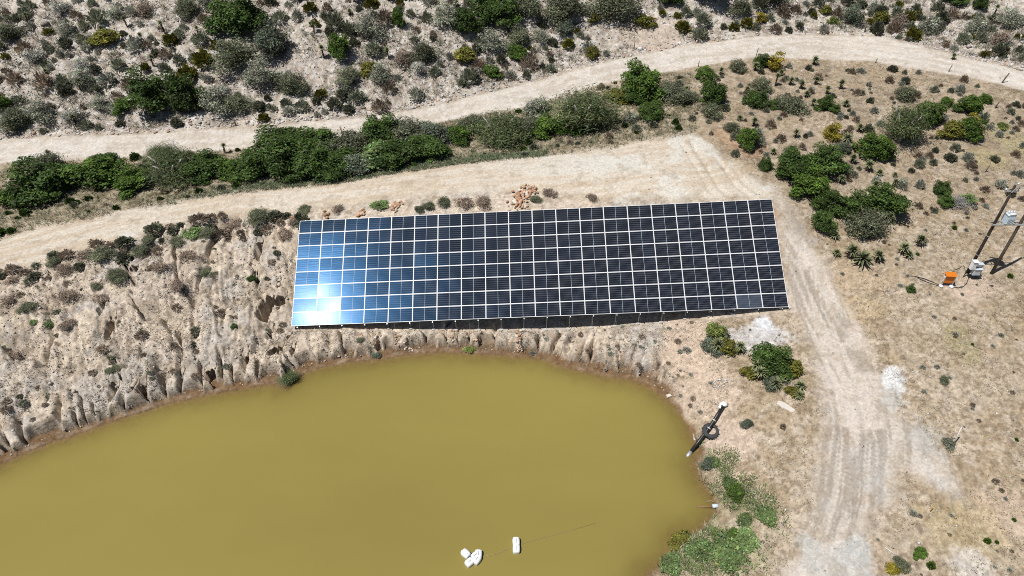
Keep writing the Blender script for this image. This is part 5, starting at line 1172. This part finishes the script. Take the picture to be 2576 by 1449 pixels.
for (x1, y1, x2, y2, lab_) in [(1177,1398,1166,1389,'white float drum pointing to the upper left, in the group of five'),(1192,1403,1202,1395,'white float drum in the middle of the group of five'),(1176,1420,1187,1411,'lowest white float drum of the group of five'),
        (1203,1403,1204,1388,'upper white float drum at the right of the group of five'),(1196,1414,1203,1404,'lower white float drum at the right of the group of five'),(1299,1371,1298,1357,'upper of the two white float drums tied end to end'),(1299,1388,1299,1375,'lower of the two white float drums tied end to end')]:
    p, q = on_plane(x1, y1, .12), on_plane(x2, y2, .12); c = (p + q) / 2
    e = link('float_drum', None, loc=(c[0], c[1], .13)); e.rotation_euler = (0, 0, math.atan2(q[1] - p[1], q[0] - p[0])); tag(e, lab_, 'float', 'white floats on the pond')
    link('shell', dr_me, e); link('cap', cap_me, e); link('handle', handle_me, e)
pts = [on_plane(x, y, -.005) for x, y in ((1195,1404),(1250,1393),(1299,1372),(1360,1354),(1430,1336),(1500,1316))]
m_ = MB(); m_.tube(pts, [.05, .05, .05, .045, .035, .015], 8); tag(m_.build('float_hose', simple('muddy_hose', (.25, .19, .07), .5)), 'brown hose just under the water between the white floats', 'hose')

# ------------------------------------------------------------------ loose stones people dumped on the wall
M_rock = leaf_material('orange_stone', (1, 1, 1), 0, .85, .5)
def rock_mesh(seed):
    rg = np.random.default_rng(seed); m_ = MB(); blob(m_, (0, 0, 0), .5, seed, .75); V = np.array(m_.v); V *= np.array([1, rg.uniform(.6, .85), 1])
    F_ = np.array([f for f in m_.f]); return V, F_
ROCKS = {}
for nm, c in (('orange', (.45, .26, .16)), ('tan', (.48, .34, .235)), ('pale', (.56, .48, .40))):
    ROCKS[nm] = [mesh_np('rock', *rock_mesh(600 + i), M_rock, np.array(c)[None] * np.ones((1, 3)), smooth=True) for i in range(4)]
def rocks(n, path, sp, size, mixk, label, group, pile=0.0):
    for k in range(n):
        t = random.random() * (len(path) - 1); i = min(int(t), len(path) - 2); f_ = t - i; px = path[i][0] * (1 - f_) + path[i + 1][0] * f_; py = path[i][1] * (1 - f_) + path[i + 1][1] * f_
        px += random.gauss(0, sp[0]); py += random.gauss(0, sp[1]); p = at(px, py); s = size * random.choice((.5, .7, .85, 1.0, 1.3)) * random.uniform(.85, 1.15)
        o = link('rock', random.choice(ROCKS[random.choice(mixk)]), loc=(p[0], p[1], p[2] + s * .18 + random.random() * pile), rot=(random.uniform(-.5, .5), random.uniform(-.5, .5), random.uniform(0, 6.28)), scale=(s, s, s * .8)); tag(o, label, 'rock', group)
OR = ['orange'] * 6 + ['tan'] * 3 + ['pale']
rocks(120, [(1302,522),(1312,495),(1340,478)], (13, 9), .42, OR, 'orange-brown stone in the big heap behind the middle of the array', 'big rock heap', .12)
rocks(32, [(985,532),(992,518),(1005,515)], (6, 4), .4, OR, 'orange-brown stone in the second heap behind the array, beside the green creeper', 'second rock heap', .08)
rocks(11, [(910,541),(913,532)], (4, 3), .42, OR, 'orange stone of the small heap left of the green creeper', 'third rock heap')
rocks(10, [(818,544),(821,533)], (4, 3), .42, OR, 'orange stone of the small heap nearer the left array corner', 'fourth rock heap')
rocks(10, [(738,563),(742,548)], (3, 4), .42, OR, 'orange stone of the heap at the upper left array corner', 'fifth rock heap')
PK = ['pale'] * 3 + ['tan'] * 4 + ['orange'] * 3
rocks(44, [(1303,830),(1306,850),(1307,890)], (3.5, 2), .3, PK, 'pale stone in the rocky gully below the middle of the array', 'stones in the middle gully')
for (x, y0, y1, n, w_) in [(905,836,868,14,'first'),(947,838,880,16,'second'),(1000,838,872,14,'third'),(1135,832,868,14,'fifth'),(1192,835,860,6,'sixth'),(1025,850,880,6,'fourth')]:
    rocks(n, [(x - 2, y0), (x + 2, y1)], (3.5, 2), .27, PK, 'pale stone in the %s stony gully from the left below the array' % w_, 'stones in the %s gully' % w_)

# ------------------------------------------------------------------ labels of the scattered plants: which one, told from the nearest landmark
LM = [('big dark hillside tree', 582, 80), ('round blue-green tree', 676, 120), ('fresh green scree tree', 851, 120), ('dark thicket above the road', 415, 250), ('narrow bright-topped tree', 1002, 50), ('upper middle thicket', 1200, 80), ('bright green roadside bush', 1236, 180),
 ('big dusky slope bush', 1422, 50), ('grey-blue upright bush', 2150, 45), ('upper right rubble', 2480, 130), ('upper left corner', 20, 20), ('broad pale left bush', 80, 155), ('olive spreading bush', 255, 115), ('wide dark upper-edge bush', 1794, 15), ('olive bend bush', 1490, 135),
 ('yellow field bush', 2097, 340), ('tall feathery tree', 2280, 340), ('thicket beside the array', 2045, 480), ('second dark thicket', 2190, 550), ('rounded roadside tree', 1616, 210), ('orange box', 2386, 690), ('pole cabinets', 2440, 660), ('leaning pale stake', 2396, 1090), ('white gravel patch', 2250, 955),
 ('aloe clump by the track', 1950, 930), ('dead branch heap', 2418, 500), ('concrete slab', 1976, 1025), ('tractor tyre', 1789, 1085), ('upper left array corner', 750, 556), ('lower left array corner', 733, 820), ('black sinkhole', 680, 770), ('green crest bush', 475, 590), ('waterside bush', 720, 970),
 ('left frame edge', 0, 850), ('lower array edge middle', 1330, 800), ('big feathery verge bush', 1466, 310), ('tallest hedge part', 715, 400), ('left hedge end', 78, 470), ('grey feathery hedge bush', 415, 440), ('olive-yellow roadside bush', 1952, 165), ('lower right corner', 2560, 1430), ('big rock heap', 1310, 495)]
ORD = ['nearest', 'second nearest', 'third nearest', 'fourth nearest', 'fifth nearest', 'sixth nearest', 'seventh nearest', 'eighth nearest', 'ninth nearest', 'tenth nearest', 'eleventh nearest', 'twelfth nearest', 'thirteenth nearest', 'fourteenth nearest', 'fifteenth nearest', 'sixteenth nearest', 'seventeenth nearest', 'eighteenth nearest', 'nineteenth nearest', 'twentieth nearest']
SHORT = {'scrub_bush': '{} scrub bush', 'dry_shrub': '{} dry shrub', 'tuft_shrub': 'small {} tuft shrub', 'embankment_shrub': '{} embankment shrub', 'bank_shrub': '{} bank shrub', 'verge_shrub': 'low {} verge shrub', 'crest_shrub': '{} crest shrub', 'aloe': '{} aloe'}
buckets = {}
for o in scattered:
    v = np.array(o.location) - CAM; px = 1288 + 1786 * (v @ AXR) / (v @ AXF); py = 724.5 - 1786 * (v @ AXU) / (v @ AXF)
    nm, lx, ly = min(LM, key=lambda l: (l[1] - px) ** 2 + (l[2] - py) ** 2); dx, dy = px - lx, py - ly
    dr = ('right of' if dx > 0 else 'left of') if abs(dx) > abs(dy) else ('below' if dy > 0 else 'above')
    kind = o['label'].split()[0]; kind = {'small': 'dusky', 'silvery': 'pale', 'dark': 'dark'}.get(kind, kind); base_nm = o.name.split('.')[0]
    buckets.setdefault((base_nm, kind, nm, dr), []).append((dx * dx + dy * dy, o))
for (base_nm, kind, nm, dr), L in buckets.items():
    for k, (_, o) in enumerate(sorted(L, key=lambda t: t[0])): o['label'] = '%s, %s %s the %s' % (SHORT[base_nm].format(kind), ORD[min(k, 19)], dr, nm)
